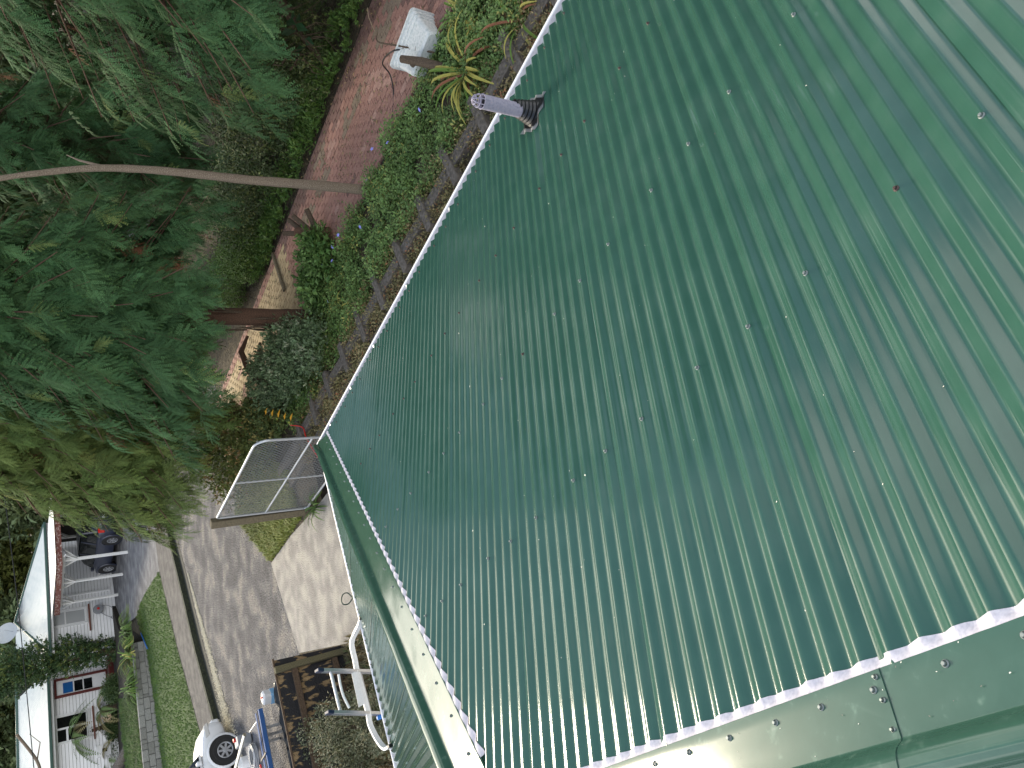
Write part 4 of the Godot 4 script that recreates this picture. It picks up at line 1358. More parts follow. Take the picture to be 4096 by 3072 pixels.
	window_unit(h, 7.4, -4.79, -3.61, 1.52, 2.74, [[-4.16, 1.56, -3.65, 2.70], [-4.75, 2.34, -4.2, 2.70], [-4.75, 1.56, -4.2, 2.30]], M.pane_dark)
	for s in [[-1.0, .27, 4.83, 1.34], [-4.95, -3.5, 7.33, 1.30]]:
		var sb := MB.new()
		sb.bar(hp(s[0], s[2], s[3]), hp(s[1], s[2], s[3]), .1, .06)
		part("window_sill", sb, M.red_trim, h)
	var df := MB.new()
	for x in [-2.75, -1.98]: df.obox(hp(x, 7.33, 1.68), d2 * .05, UPV * 1.05, d1 * .05)
	df.obox(hp(-2.365, 7.33, 2.69), d2 * .335, UPV * .045, d1 * .05)
	df.obox(hp(-2.365, 7.33, .66), d2 * .335, UPV * .03, d1 * .05)
	var fr := part("door_frame", df, M.maroon, h)
	var dl := MB.new()
	dl.obox(hp(-2.365, 7.36, 1.66), d2 * .335, UPV * .97, d1 * .02)
	var dr := part("door", dl, M.white_trim, h)
	var py := [1.22, 1.60, 1.98, 2.42]
	for i in 3:
		var pb := MB.new()
		pb.obox(hp(-2.40, 7.333, (py[i] + py[i + 1]) * .5), d2 * .24, UPV * ((py[i + 1] - py[i]) * .5 - .025), d1 * .004)
		sub("pane", pb.done(), M.pane_blue if i == 2 else M.pane_dark, dr, Transform3D())
	var hb := MB.new()
	hb.tube([hp(-2.06, 7.29, 1.62), hp(-2.16, 7.29, 1.62)], .014, 6)
	sub("handle", hb.done(), M.galv, dr, Transform3D())
	var stp := MB.new()
	stp.obox(hp(-2.1, 6.85, .32), d2 * .65, UPV * .3, d1 * .45, .03)
	part("doorstep", stp, M.maroon, h)
	var dp := MB.new()
	dp.bar(hp(.85, 4.84, 2.75), hp(.85, 4.84, .45), .075, .06, d1)
	part("downpipe", dp, M.white_trim, h)
	var mx := MB.new()
	mx.obox(hp(-5.55, 7.32, 1.0), d2 * .24, UPV * .28, d1 * .07, .015)
	var mn := part("meter_box", mx, M.white_trim, h)
	var mw := MB.new()
	mw.obox(hp(-5.55, 7.245, .97), d2 * .08, UPV * .09, d1 * .006)
	sub("pane", mw.done(), M.pane_dark, mn, Transform3D())
	var sd := MB.new()
	var dc := hp(.35, 6.6, 4.42)
	var dn := Vector3(.55, .45, .7).normalized()
	sd.lathe(dc, dn, [Vector2(0, 0), Vector2(.18, .012), Vector2(.34, .05), Vector2(.46, .10), Vector2(.465, .095), Vector2(.34, .04), Vector2(.18, .0), Vector2(0, -.012)], 24)
	var ds := part("satellite_dish", sd, M.dish, h)
	var sa := MB.new()
	sa.tube([dc, dc + Vector3(0, -.3, -.15), hp(.35, 6.6, 3.7)], .025, 8)
	sa.tube([dc - UPV * .35, dc + dn * .5 - UPV * .1], .012, 6)
	sa.tube([dc, hp(.6, 6.8, 3.75)], .014, 6)
	sub("mount", sa.done(), M.galv, ds, Transform3D())
	# hose reel hung on the wall
	var hr := thing("hose_reel", "grey wall-mounted hose reel with red hub and trailing hose on the white boards", "hose reel", hp(-.1, 4.8, .3))
	var rb := MB.new()
	var rc0 := hp(-.1, 4.76, .98)
	rb.lathe(rc0, -d1, [Vector2(0, -.06), Vector2(.20, -.06), Vector2(.21, -.02), Vector2(.17, 0), Vector2(.17, .06), Vector2(.21, .08), Vector2(.20, .10), Vector2(.08, .11), Vector2(0, .115)], 22)
	part("drum", rb, M.reel_grey, hr)
	var hu := MB.new()
	hu.lathe(rc0, -d1, [Vector2(.06, .112), Vector2(.05, .13), Vector2(0, .135)], 14)
	part("hub", hu, M.red, hr)
	var ho := MB.new()
	ho.tube(smooth([hp(.05, 4.75, .85), hp(.0, 4.76, .55), hp(-.3, 4.76, .32), hp(-.7, 4.74, .35), hp(-.62, 4.72, .5), hp(-.5, 4.74, .36), hp(-.7, 4.74, .30), hp(-.45, 4.75, .7), hp(-.25, 4.75, .9)], 4), .014, 6)
	part("hose", ho, M.reel_grey, hr)
	build_carport()
func build_carport() -> void:
	var c := thing("carport", "open carport with white braced posts and peeling red-brown fascia beside the white house", "carport", hp(1.5, 2, 0))
	for p in [0.0, 3.3]:
		for q in [0.0, 1.9, 3.8]:
			var g := gy(0, hp(p, q, 0).z) - HO.y
			var mb := MB.new()
			mb.bar(hp(p, q, g - .05), hp(p, q, 2.42), .1, .1, d1, .008)
			var po := part("post", mb, M.white_post, c)
			for b in ([[0, .45], [0, -.45]] if p == 0.0 else [[0, -.45]]):
				var bb := MB.new()
				bb.bar(hp(p, q, 1.95), hp(p, q + b[1], 2.40), .05, .075, d2)
				sub("brace", bb.done(), M.white_post, po, Transform3D())
			if p == 0.0:
				var b2 := MB.new()
				b2.bar(hp(p, q, 1.95), hp(p + .5, q, 2.42), .05, .075, d1)
				sub("brace", b2.done(), M.white_post, po, Transform3D())
	for p in [0.0, 3.3]:
		var mb := MB.new()
		mb.bar(hp(p, -.35, 2.455), hp(p, 4.05, 2.455), .07, .11)
		part("beam", mb, M.white_post, c)
	for q in [0.0, 1.0, 1.9, 2.9, 3.8]:
		var mb := MB.new()
		mb.bar(hp(-.3, q, 2.56), hp(3.6, q, 2.56), .05, .1)
		part("rafter", mb, M.white_post, c)
	for f in [[-.37, -.40, -.37, 4.07], [-.37, -.40, 3.67, -.40]]:
		var mb := MB.new()
		mb.bar(hp(f[0], f[1], 2.605), hp(f[2], f[3], 2.605), .03, .21)
		part("fascia", mb, M.red_peel, c)
	slope(c, [hp(-.5, -.5, 2.735), hp(3.8, -.5, 2.735), hp(3.8, 4.2, 2.80), hp(-.5, 4.2, 2.80)], d1, M.carport_roof)
	var bk := MB.new()
	bk.bar(hp(3.55, -.3, 1.2), hp(3.55, 4.6, 1.2), .06, 2.4)
	part("side_screen", bk, M.dark_wood, c)

# ---------------------------------------------------------------- vehicles
func car(called: String, label: String, at: Vector3, fwd: Vector3, L: float, W: float, H: float, paint: Material, kind: int) -> void:
	var t := thing(called, label, "car", at)
	var rt := fwd.cross(UPV).normalized()
	var up := (UPV + fwd * (TILT * -fwd.z) * -1.0).normalized()
	up = UPV
	var P := func(x: float, y: float, z: float) -> Vector3: return at + fwd * x + up * y + rt * z   # x forward, z to its right
	var hw := W * .5
	var rear := -L * .5
	var front := L * .5
	var belt := H * .60
	var hood := H * .565
	# x, bottom, top, half width factor
	var st := [[rear, .42, belt * .80, .80], [rear + .03, .34, belt * .90, .88], [rear + .10, .27, belt * .97, .95], [rear + .30, .22, belt, .99], [rear + .8, .20, belt * 1.005, 1.0], [0.0, .20, belt, 1.0], [front - 1.45, .20, belt * .985, 1.0], [front - 1.15, .20, hood * 1.02, .99], [front - .8, .20, hood * .99, .985], [front - .4, .20, hood * .93, .96], [front - .16, .22, hood * .84, .89], [front - .05, .26, hood * .74, .80], [front, .32, hood * .62, .70]]
	var sect := func(s: Array, j: int) -> Vector3:
		var w: float = hw * s[3]
		var b: float = s[1]
		var tp: float = s[2]
		var pr := [[.0, b], [.86, b], [.955, b + .05], [.985, lerpf(b, tp, .3)], [1.0, lerpf(b, tp, .58)], [.985, lerpf(b, tp, .80)], [.955, lerpf(b, tp, .93)], [.90, tp - .005], [.74, tp + .012], [.35, tp + .03], [.0, tp + .035]]
		var k := j if j <= 10 else 20 - j
		return P.call(s[0], pr[k][1], pr[k][0] * w * (1.0 if j <= 10 else -1.0))
	var mb := MB.new()
	mb.grid(st.size() - 1, 20, func(i, j): return sect.call(st[i], j))
	for e in [0, st.size() - 1]:
		for j in range(0, 10): mb.quad(sect.call(st[e], j), sect.call(st[e], j + 1), sect.call(st[e], 19 - j), sect.call(st[e], (20 - j) % 21), fwd * (-1 if e == 0 else 1))
	fix_out(mb, P.call(0, H * .35, 0))
	var body := part("body", mb, paint, t)
	# cabin
	var cb := [[rear + (.06 if kind == 0 else .08), belt * .99, .88], [rear + (.34 if kind == 0 else .42), H - .10, .72], [rear + .62, H - .02, .70], [0.0, H, .71], [front - L * .40, H - .045, .70], [front - L * .285, H - .22, .74], [front - L * .20, belt * .985, .86]]
	var gl := MB.new()
	gl.grid(cb.size() - 1, 8, func(i, j):
		var s: Array = cb[i]
		var lo: float = minf(belt * .985, s[1] - .004)
		var k: int = j if j <= 4 else 8 - j
		var sg: float = 1.0 if j <= 4 else -1.0
		var pr := [[.925, lo], [lerpf(.925, s[2], .55), lerpf(lo, s[1], .5)], [s[2] + .03, lerpf(lo, s[1], .9)], [s[2] * .9, s[1]], [0.0, s[1] + .02]]
		return P.call(s[0], pr[k][1], pr[k][0] * hw * sg))
	fix_out(gl, P.call(0, H * .5, 0))
	part("windows", gl, M.car_glass, t)
	var rf := MB.new()
	rf.grid(3, 6, func(i, j):
		var s: Array = cb[i + 1]
		var z: float = lerpf(-(s[2] + .035), s[2] + .035, j / 6.0)
		return P.call(s[0] - (.04 if i == 0 else 0.0), s[1] + .026 - .03 * pow(absf(z) / (s[2] + .035), 3.0), z * hw))
	fix_out(rf, P.call(0, H * .5, 0))
	part("roof", rf, paint, t)
	for sg in [-1.0, 1.0]:
		var pl_ := MB.new()
		for q in [[cb[0], cb[1], .07], [cb[4], cb[6], .05]]:
			var a: Vector3 = P.call(q[0][0] + .03, belt * .97, .915 * hw * sg)
			var b: Vector3 = P.call(q[1][0], belt * .985 if q[1][1] < belt else q[1][1], (q[1][2] + .03 if q[1][1] > belt else .90) * hw * sg)
			pl_.bar(a, b, q[2], .05, rt)
		pl_.bar(P.call(rear + L * .27, belt * .97, .93 * hw * sg), P.call(rear + L * .25, H - .07, .74 * hw * sg), .09, .02, rt)
		pl_.bar(P.call(.02, belt * .97, .94 * hw * sg), P.call(-.03, H - .05, .745 * hw * sg), .05, .02, rt)
		part("pillar", pl_, paint, t)
		var mr := MB.new()
		mr.obox(P.call(front - L * .27, belt + .05, (hw + .10) * sg), fwd * .05, up * .07, rt * .09, .025)
		part("mirror", mr, paint, t)
	var wr := .33 if kind == 0 else .30
	for x in [rear + .78, front - .80]:
		for sg in [-1.0, 1.0]:
			var c: Vector3 = P.call(x, wr, (hw - .10) * sg)
			var o = rt * sg
			var ar := MB.new()
			ar.lathe(c + up * .02, o, [Vector2(wr + .07, .085), Vector2(wr + .055, .112), Vector2(0, .104)], 26)
			part("wheel_arch", ar, M.black, t)
			var lip := MB.new()
			lip.lathe(c + up * .02, o, [Vector2(wr + .062, .10), Vector2(wr + .066, .128), Vector2(wr + .09, .122), Vector2(wr + .12, .098)], 26)
			part("arch_lip", lip, paint, t)
			var ty := MB.new()
			ty.lathe(c, o, [Vector2(wr * .62, .105), Vector2(wr * .66, .112), Vector2(wr * .9, .118), Vector2(wr, .105), Vector2(wr, -.08), Vector2(wr * .6, -.09)], 28)
			var tn := part("tyre", ty, M.tyre, t)
			var ri := MB.new()
			ri.lathe(c, o, [Vector2(wr * .64, .118), Vector2(wr * .58, .120), Vector2(wr * .54, .108)], 28)
			for k in 7:
				var an := TAU * k / 7.0
				var d := (up * cos(an) + fwd * sin(an))
				ri.bar(c + o * .112, c + o * .116 + d * wr * .58, .05, .012, o)
			ri.lathe(c, o, [Vector2(.06, .11), Vector2(.05, .125), Vector2(0, .128)], 14)
			sub("rim", ri.done(), M.alu, tn, Transform3D())
	for sg in [-1.0, 1.0]:
		var tl := MB.new()
		tl.obox(P.call(rear + .085, belt * .83, hw * .83 * sg), fwd * .05, up * .13, rt * .12, .03)
		part("tail_light", tl, M.tail, t)
		var hl := MB.new()
		hl.obox(P.call(front - .20, hood * .76, hw * .80 * sg), (fwd * .17 + rt * -.06 * sg), (up * .055 + fwd * -.04), rt * .075, .02)
		part("headlight", hl, M.lamp_glass, t)
	var bp := MB.new()
	bp.obox(P.call(front - .02, .40, 0), fwd * .07, up * .11, rt * hw * .74, .04)
	bp.obox(P.call(rear + .02, .46, 0), fwd * .07, up * .10, rt * hw * .88, .04)
	part("bumper", bp, paint, t)
	var np := MB.new()
	np.obox(P.call(rear - .03 if kind == 1 else rear - .012, belt * .70, .0), fwd * .006, up * .062, rt * .18)
	var pn := part("number_plate", np, M.white_trim, t)
	if kind == 0:
		var tx := TextMesh.new()
		tx.text = "FZK504"
		var sf := SystemFont.new()
		sf.font_names = PackedStringArray(["Droid Sans"])
		tx.font = sf
		tx.font_size = 16
		tx.pixel_size = .006
		tx.depth = .002
		sub("plate_letters", tx, M.black, pn, Transform3D(Basis(rt, up, -fwd), P.call(rear - .020, belt * .70, 0)))
		var rp := MB.new()
		rp.obox(P.call(rear - .005, belt * .78, 0), fwd * .02, up * .025, rt * .42, .01)
		part("tailgate_trim", rp, paint, t)
func fix_out(mb: MB, o: Vector3) -> void:                     # turn the normals of a closed shell outwards
	for i in range(0, mb.v.size(), 3):
		var c := (mb.v[i] + mb.v[i + 1] + mb.v[i + 2]) / 3.0 - o
		if (mb.n[i] + mb.n[i + 1] + mb.n[i + 2]).dot(c) < 0:
			for k in 3: mb.n[i + k] = -mb.n[i + k]
			var q := mb.v[i + 1]; mb.v[i + 1] = mb.v[i + 2]; mb.v[i + 2] = q
			var m := mb.n[i + 1]; mb.n[i + 1] = mb.n[i + 2]; mb.n[i + 2] = m

func build_trailer() -> void:
	var f := Vector3(.8, 0, -.6)
	var n := Vector3(.6, 0, .8)
	var c1 := Vector3(-6.58, 1.25, -15.03)
	var W := 1.55
	var Ln := 2.6
	var T := func(x: float, y: float, z: float) -> Vector3: return c1 - f * x - n * z + UPV * y       # x back along it, z across from the near side
	var t := thing("flatbed_trailer", "flatbed trailer with chequer-plate deck parked beside the white car", "trailer", gp(T.call(1.3, 0, .8).x, T.call(1.3, 0, .8).z))
	var dk := MB.new()
	dk.obox(T.call(Ln * .5, -.02, W * .5), f * Ln * .5, UPV * .02, n * W * .5)
	part("deck", dk, M.chequer, t)
	var fr := MB.new()
	for z in [0.0, W]: fr.bar(T.call(0, -.05, z), T.call(Ln, -.05, z), .05, .09)
	for x in [0.0, Ln]: fr.bar(T.call(x, -.052, 0), T.call(x, -.052, W), .05, .09)
	part("frame", fr, M.galv, t)
	for z in [.12, W - .12]:
		var wb := MB.new()
		wb.lathe(T.call(1.4, -.37, z), n, [Vector2(.0, -.08), Vector2(.2, -.08), Vector2(.29, -.06), Vector2(.29, .06), Vector2(.2, .08), Vector2(0, .08)], 20)
		part("wheel", wb, M.tyre, t)
	var ft := MB.new()
	for z in [.1, .8, 1.4]: ft.bar(T.call(.2, -.1, z), T.call(.2, -.68, z), .05, .05, f)
	part("prop", ft, M.galv, t)
	# long blue steel flashings bundled on the near edge
	var fl := thing("flashing_bundle", "bundle of long dark blue folded steel flashings along the trailer's near edge", "flashings", T.call(1.3, 0, .1))
	for k in 3:
		var mb := MB.new()
		var z := -.30 + k * .13
		var pr := [[z - .06, .0], [z - .045, .075], [z, .085], [z + .03, .05], [z + .07, .045], [z + .085, .0]]
		for i in pr.size() - 1: mb.quad(T.call(-.08, pr[i][1], pr[i][0]), T.call(2.55, pr[i][1], pr[i][0]), T.call(2.55, pr[i + 1][1], pr[i + 1][0]), T.call(-.08, pr[i + 1][1], pr[i + 1][0]), n + UPV)
		part("flashing", mb, [M.blue_steel, M.blue_steel_dark, M.blue_steel][k], fl)
	var bd := MB.new()
	bd.bar(T.call(.75, .094, -.37), T.call(.78, .094, .07), .035, .01)
	part("band", bd, M.black, fl)
	# pole, coil and oddments
	var po := MB.new()
	po.tube([T.call(.25, .34, -.05), T.call(.75, .34, 1.85)], .035, 14)
	single("steel_pole", po, M.chrome, "shiny galvanised pole lying across the trailer above the coil", "pole")
	var co := MB.new()
	for k in 9:
		var ring := []
		for i in 29: ring.append(T.call(.55, .06 + .032 * (k % 3), .62) + Vector3(cos(TAU * i / 28.0), 0, sin(TAU * i / 28.0)) * (.16 + .032 * (k / 3) + .02 * rng.randf()) + UPV * rnd(-.005, .005))
		co.tube(ring, .014, 7, false)
	single("cable_coil", co, M.cable, "coil of grey cable lying on the trailer deck", "coil")
	var bx := thing("hand_winch", "small grey winch frame with red knob at the trailer end", "winch", T.call(.15, 0, .95))
	var b1 := MB.new()
	b1.obox(T.call(.14, .16, .95), f * .1, UPV * .14, n * .16, .015)
	part("housing", b1, M.reel_grey, bx)
	var b2 := MB.new()
	b2.lathe(T.call(.08, .30, 1.0), UPV, [Vector2(.04, 0), Vector2(.04, .04), Vector2(0, .05)], 12)
	part("knob", b2, M.red, bx)
	var cn := thing("white_canister", "white plastic canister standing behind the coil on the trailer", "canister", T.call(.5, 0, 1.25))
	var c0 := MB.new()
	c0.lathe(T.call(.5, 0, 1.25), UPV, [Vector2(.11, 0), Vector2(.12, .02), Vector2(.12, .2), Vector2(.08, .26), Vector2(.03, .28), Vector2(.03, .31), Vector2(0, .31)], 18)
	part("bottle", c0, M.white_paint, cn)
	var bl := thing("blue_sprayer", "bright blue plastic tank with white handle on the trailer", "sprayer", T.call(1.35, 0, .35))
	var s0 := MB.new()
	s0.obox(T.call(1.35, .14, .38), f * .17, UPV * .13, n * .12, .04)
	part("tank", s0, M.blue_plastic, bl)
	var s1 := MB.new()
	s1.tube(smooth([T.call(1.2, .28, .2), T.call(1.15, .38, .3), T.call(1.25, .36, .5), T.call(1.5, .30, .5)], 4), .028, 9)
	part("handle", s1, M.white_paint, bl)
	var hs := MB.new()
	hs.tube(smooth([T.call(.85, .03, 1.0), T.call(1.0, .03, .75), T.call(1.3, .03, .72), T.call(1.5, .03, .9), T.call(1.9, .03, .7)], 4), .012, 6)
	single("white_hose", hs, M.white_paint, "thin white hose snaking over the chequer-plate deck", "hose")
	var rb := MB.new()
	rb.tube([T.call(.8, .06, .33), T.call(1.35, .06, .28)], .02, 8)
	single("red_bar", rb, M.red, "short red bar lying beside the blue flashings", "bar")
	var tp := MB.new()
	tp.grid(16, 16, func(i, j):
		var q: Vector3 = T.call(lerpf(-.5, 2.6, i / 16.0), 0, lerpf(-.35, -1.0, j / 16.0))
		return gp(q.x, q.z, maxf(.03, .42 * (1.0 - j / 11.0)) + .16 * absf(wob.get_noise_2d(i * .55, j * .7))))
	single("black_sheet", tp, M.sheet_black, "crumpled black sheet on the ground beside the trailer", "crumpled_sheet")  # a crumpled black sheet, rising towards the trailer
	# jug on the road
	var jb := gp(-6.55, -15.85)
	var j := thing("plastic_jug", "white and blue plastic jug with red cap behind the plywood fence", "jug", jb)
	var j0 := MB.new()
	j0.obox(jb + UPV * .21, Vector3(.12, 0, .03), UPV * .21, Vector3(-.03, 0, .11), .035)
	part("container", j0, M.white_paint, j)
	var j1 := MB.new()
	j1.obox(jb + UPV * .16, Vector3(.124, 0, .031), UPV * .12, Vector3(-.031, 0, .114), .03)
	part("label_band", j1, M.blue_pale, j)
	var j2 := MB.new()
	j2.lathe(jb + UPV * .42 + Vector3(.03, 0, .03), UPV, [Vector2(.025, 0), Vector2(.025, .03), Vector2(0, .032)], 10)
	part("cap", j2, M.red, j)

# ---------------------------------------------------------------- gate and fence
func build_gate() -> void:
	var a := Vector3(-2.33, 0, -14.04)
	var b := Vector3(-.78, 0, -11.30)
	var d := (b - a).normalized()
	var Lg := a.distance_to(b)
	var y0 := .52
	var y1 := 2.19
	var g := thing("wire_gate", "open chain-link gate in a galvanised tube frame beside the roof corner", "gate", gp(a.x, a.z))
	var Q := func(x: float, y: float) -> Vector3: return Vector3(a.x, 0, a.z) + d * x + UPV * y
	var fr := MB.new()
	var loop := [Q.call(.0, y0 + .06), Q.call(0, y1 - .06)]
	for i in 5: loop.append(Q.call(.06 - .06 * cos(PI * .5 * i / 4.0), y1 - .06 + .06 * sin(PI * .5 * i / 4.0)))
	for i in 7: loop.append(Q.call(Lg - .2 + .2 * sin(PI * .5 * i / 6.0), y1 - .2 + .2 * cos(PI * .5 * i / 6.0)))
	loop.append(Q.call(Lg, y0 + .04)); loop.append(Q.call(Lg - .04, y0)); loop.append(Q.call(.06, y0)); loop.append(Q.call(0, y0 + .06))
	fr.tube(loop, .021, 10)
	part("frame", fr, M.galv, g)
	for q in [[Q.call(Lg * .5, y0), Q.call(Lg * .5, y1)], [Q.call(0, y0 + .80), Q.call(Lg, y0 + .80)]]:
		var mb := MB.new()
		mb.tube(q, .017, 8)
		part("brace", mb, M.galv, g)
	var wm := MB.new()
	var step := .075
	var hgt := y1 - y0
	for s in [1.0, -1.0]:
		var x := -hgt
		while x < Lg + hgt:
			var p0 := Vector2(x, 0) if s > 0 else Vector2(x, hgt)
			var p1 := Vector2(x + hgt * .72, hgt) if s > 0 else Vector2(x + hgt * .72, 0)
			var t0 := clampf((0.0 - p0.x) / (p1.x - p0.x), 0, 1)
			var t1 := clampf((Lg - p0.x) / (p1.x - p0.x), 0, 1)
			if t1 > t0 + .001:
				var u := p0.lerp(p1, t0)
				var v := p0.lerp(p1, t1)
				var off = d.cross(UPV) * .002 * s
				wm.tube([Q.call(u.x, y0 + u.y) + off, Q.call(v.x, y0 + v.y) + off], .0036, 4, false)
			x += step
	part("wire_mesh", wm, M.wire, g)
	var pb := gp(-2.42, -14.16)
	var po := MB.new()
	po.obox(pb + UPV * .86, Vector3(.066, 0, .03), Vector3(-.02, .92, 0), Vector3(-.03, 0, .066), .008)
	single("gate_post", po, M.grey_wood, "weathered square timber post carrying the wire gate", "post")
	# plywood fence with its rails
	var fa := Vector3(-4.62, 0, -12.62)
	var fd := Vector3(-.81, 0, .58).normalized()
	var fn := Vector3(.58, 0, .81).normalized()
	var Z := func(x: float, y: float, o: float) -> Vector3: return fa + fd * x + fn * o + UPV * y
	var fc := thing("plywood_fence", "timber-framed fence panel of black-painted plywood with peeling patches below the ladder", "fence", gp(fa.x, fa.z))
	for k in 2:
		var mb := MB.new()
		mb.obox(Vector3.ZERO, Vector3.RIGHT * .61, Vector3.UP * .70, Vector3.BACK * .009)
		subw("panel", mb.done(), M.ply, fc, Transform3D(Basis(fd, UPV, fd.cross(UPV)), Z.call(.62 + k * 1.23, .93, 0)))
	var p1 := MB.new()
	p1.obox(Z.call(.16, .96, .07), fd * .05, UPV * .70 + fd * .03, fn * .05, .006)
	part("post", p1, M.lichen_wood, fc)
	for y in [[1.33, 1.30], [.62, .52]]:
		var rm := MB.new()
		rm.bar(Z.call(.2, y[0], .045), Z.call(2.45, y[1], .045), .06, .1, UPV, .006)
		part("rail", rm, M.brown_wood, fc)
	var tr := MB.new()
	tr.bar(Z.call(-.02, 1.64, .0), Z.call(2.45, 1.62, .0), .035, .03)
	part("capping", tr, M.brown_wood, fc)
	var ol := cluster("olive", 12, .030, .013, .06, 21)
	var sb := Vector3(-5.35, 0, -10.6)
	bush("olive_shrub", "small-leaved olive-green shrub in front of the plywood fence", "shrub", gp(sb.x, sb.z), [[gp(-5.3, -10.9, .65), Vector3(.5, .55, .5)], [gp(-5.9, -11.0, .5), Vector3(.6, .5, .5)], [gp(-5.0, -10.2, .4), Vector3(.5, .4, .55)], [gp(-5.6, -11.6, .75), Vector3(.4, .4, .3)]], 1700, ol, 1.0, 1.7, [Color(.085, .10, .05), Color(.16, .17, .09), Color(.24, .22, .12)], "", 8)
	scatter_grass("dry_grass", [[-4.4, -12.2], [-3.2, -9.0], [-2.4, -6.8], [-3.4, -6.0], [-7.5, -8.2], [-8.2, -11.0], [-6.2, -11.9]], .0, 3600, .10, .26, [Color(.20, .15, .07), Color(.12, .10, .045), Color(.28, .21, .10), Color(.09, .11, .03)], "dry straw-coloured grass on the ground below the ladder")

# ---------------------------------------------------------------- small things
func build_small() -> void:
	# white tub with its hose, log and stick
	var tb := thing("white_tub", "white plastic tub with stepped rim lying at the edge of the brick path", "tub", ae(9.08, 4.9))
	var f := (ae(9.62, 5.50) - ae(9.70, 4.80)).normalized()
	var n := (-hd * .95 - ed * .22 + UPV * -.06).normalized()      # it lies on its side: from the rim by the path to its bottom in the bed
	var vv := n.cross(f).normalized()
	if vv.y < 0: vv = -vv
	var o := ae(9.06, 4.98, .20)
	var mb := MB.new()
	var lay := [[.30, .30, .10], [.02, .40, .17], [.0, .44, .205], [.035, .44, .205], [.037, .412, .18], [.095, .408, .177], [.097, .39, .162], [.155, .386, .158], [.157, .372, .146], [.47, .33, .115], [.50, .30, .09], [.505, .0, .0]]
	for i in lay.size() - 1:
		var A: Array = lay[i]
		var B: Array = lay[i + 1]
		var ca := rounded(A[1], A[2], .06)
		var cb := rounded(B[1], B[2], .06)
		for k in ca.size():
			var l := (k + 1) % ca.size()
			var p0: Vector3 = o + f * ca[k].x + vv * ca[k].y + n * A[0]
			var p1: Vector3 = o + f * ca[l].x + vv * ca[l].y + n * A[0]
			var p2: Vector3 = o + f * cb[l].x + vv * cb[l].y + n * B[0]
			var p3: Vector3 = o + f * cb[k].x + vv * cb[k].y + n * B[0]
			mb.quad(p0, p1, p2, p3, ((p0 + p2) * .5 - o - n * .25) + n * (.3 if A[0] > .4 or B[0] - A[0] < .004 else 0.0))
	part("shell", mb, M.tub, tb)
	var lg := thing("cut_log", "short brown log with pale sawn end leaning on the white tub", "log", ae(8.25, 4.85))
	var l0 := ae(8.15, 4.72, .10)
	var l1 := ae(8.66, 5.05, .46)
	var lm := MB.new()
	lm.tube([l0, l0.lerp(l1, .55) + Vector3(.01, 0, .01), l1], [.055, .062, .05], 12)
	lm.tube([l0.lerp(l1, .7), l0.lerp(l1, .8) + Vector3(-.07, -.02, 0)], [.045, .03], 8)
	part("bark", lm, M.bark, lg)
	var le := MB.new()
	le.lathe(l1, l1 - l0, [Vector2(.048, .001), Vector2(0, .003)], 14)
	part("cut_face", le, M.cut_wood, lg)
	var sm := MB.new()
	sm.tube(smooth([ae(8.5, 4.75, .16), ae(9.05, 5.1, .40), ae(9.55, 5.4, .42), ae(9.62, 5.3, .44)], 4), [.014, .014, .014, .013, .013, .012, .011, .011, .010, .009, .008, .006, .005], 6)
	for i in 7:
		var q := ae(lerpf(8.6, 9.5, i / 6.0), lerpf(4.85, 5.38, i / 6.0), .36)
		sm.tube([q, q + Vector3(rnd(-.1, .1), rnd(.03, .12), rnd(-.14, .14))], [.004, .0015], 4)
	single("dry_stick", sm, M.bark, "thin forked brown stick lying over the white tub", "stick")
	var hm := MB.new()
	hm.tube(smooth([ae(8.9, 5.0, .12), ae(9.0, 5.15, .42), ae(9.3, 5.55, .36), ae(9.35, 5.75, .14), ae(9.2, 5.95, .05), ae(8.95, 6.2, .05), ae(8.85, 6.7, .04)], 5), .011, 7)
	single("black_hose", hm, M.rubber, "black hose curling from the white tub down to the path edge", "hose")
	var bt := thing("printed_carton", "crumpled blue and white printed carton tucked beside the log and tub", "carton", ae(8.72, 5.02, .1))
	var bm := MB.new()
	bm.obox(ae(8.72, 5.02, .2), f * .05, UPV * .06 + n * .02, n * .03, .008)
	part("box", bm, M.blue_pale, bt)
	var bw := MB.new()
	bw.obox(ae(8.70, 5.14, .18), f * .035, UPV * .045, n * .028, .008)
	part("flap", bw, M.white_paint, bt)
	# fallen twigs and leaves on the path
	for i in 3:
		var tm := MB.new()
		var q = [ae(10.15, 6.35, .06), ae(10.35, 4.6, .3), ae(10.6, 5.5, .25)][i]
		var e: Vector3 = q + [ed * .28 - hd * .1, -hd * .35 + ed * .05 - UPV * .1, -hd * .25 + ed * .2 - UPV * .12][i]
		tm.tube(smooth([q, q.lerp(e, .5) + UPV * .03 + hd * .03, e], 3), .006, 5)
		tm.tube([q.lerp(e, .6), q.lerp(e, .6) + ed * .06 - hd * .08], .004, 5)
		single("fallen_twig", tm, M.pale_twig, ["pale forked twig lying flat on the brick path", "pale bare twig reaching over the path from the ivy roots", "short pale twig hanging below the big ivy leaves"][i], "twig", "pale twigs by the path")
	var trs := []
	var cols := []
	var lf := MB.new()
	leaf(lf, Vector3.ZERO, Vector3(1, .1, 0), UPV, .07, .026)
	for i in 3400:
		var a := rnd(8.8, 11.05)
		var e := rnd(2.5, 17.0)
		var w := wob.get_noise_2d(a * 1.1 + 3.0, e * .5)
		if w < (.0 if e > 11.3 else .08) and a < 10.8 and rng.randf() > .12: continue
		trs.append(Transform3D(Basis.from_euler(Vector3(rnd(-.3, .3), rnd(0, TAU), rnd(-.3, .3))).scaled(Vector3.ONE * rnd(.5, 1.3)), ae(a, e, .060)))
		cols.append([Color(.26, .17, .08), Color(.12, .07, .045), Color(.34, .24, .11), Color(.07, .05, .035), Color(.12, .15, .05)][rng.randi() % 5])
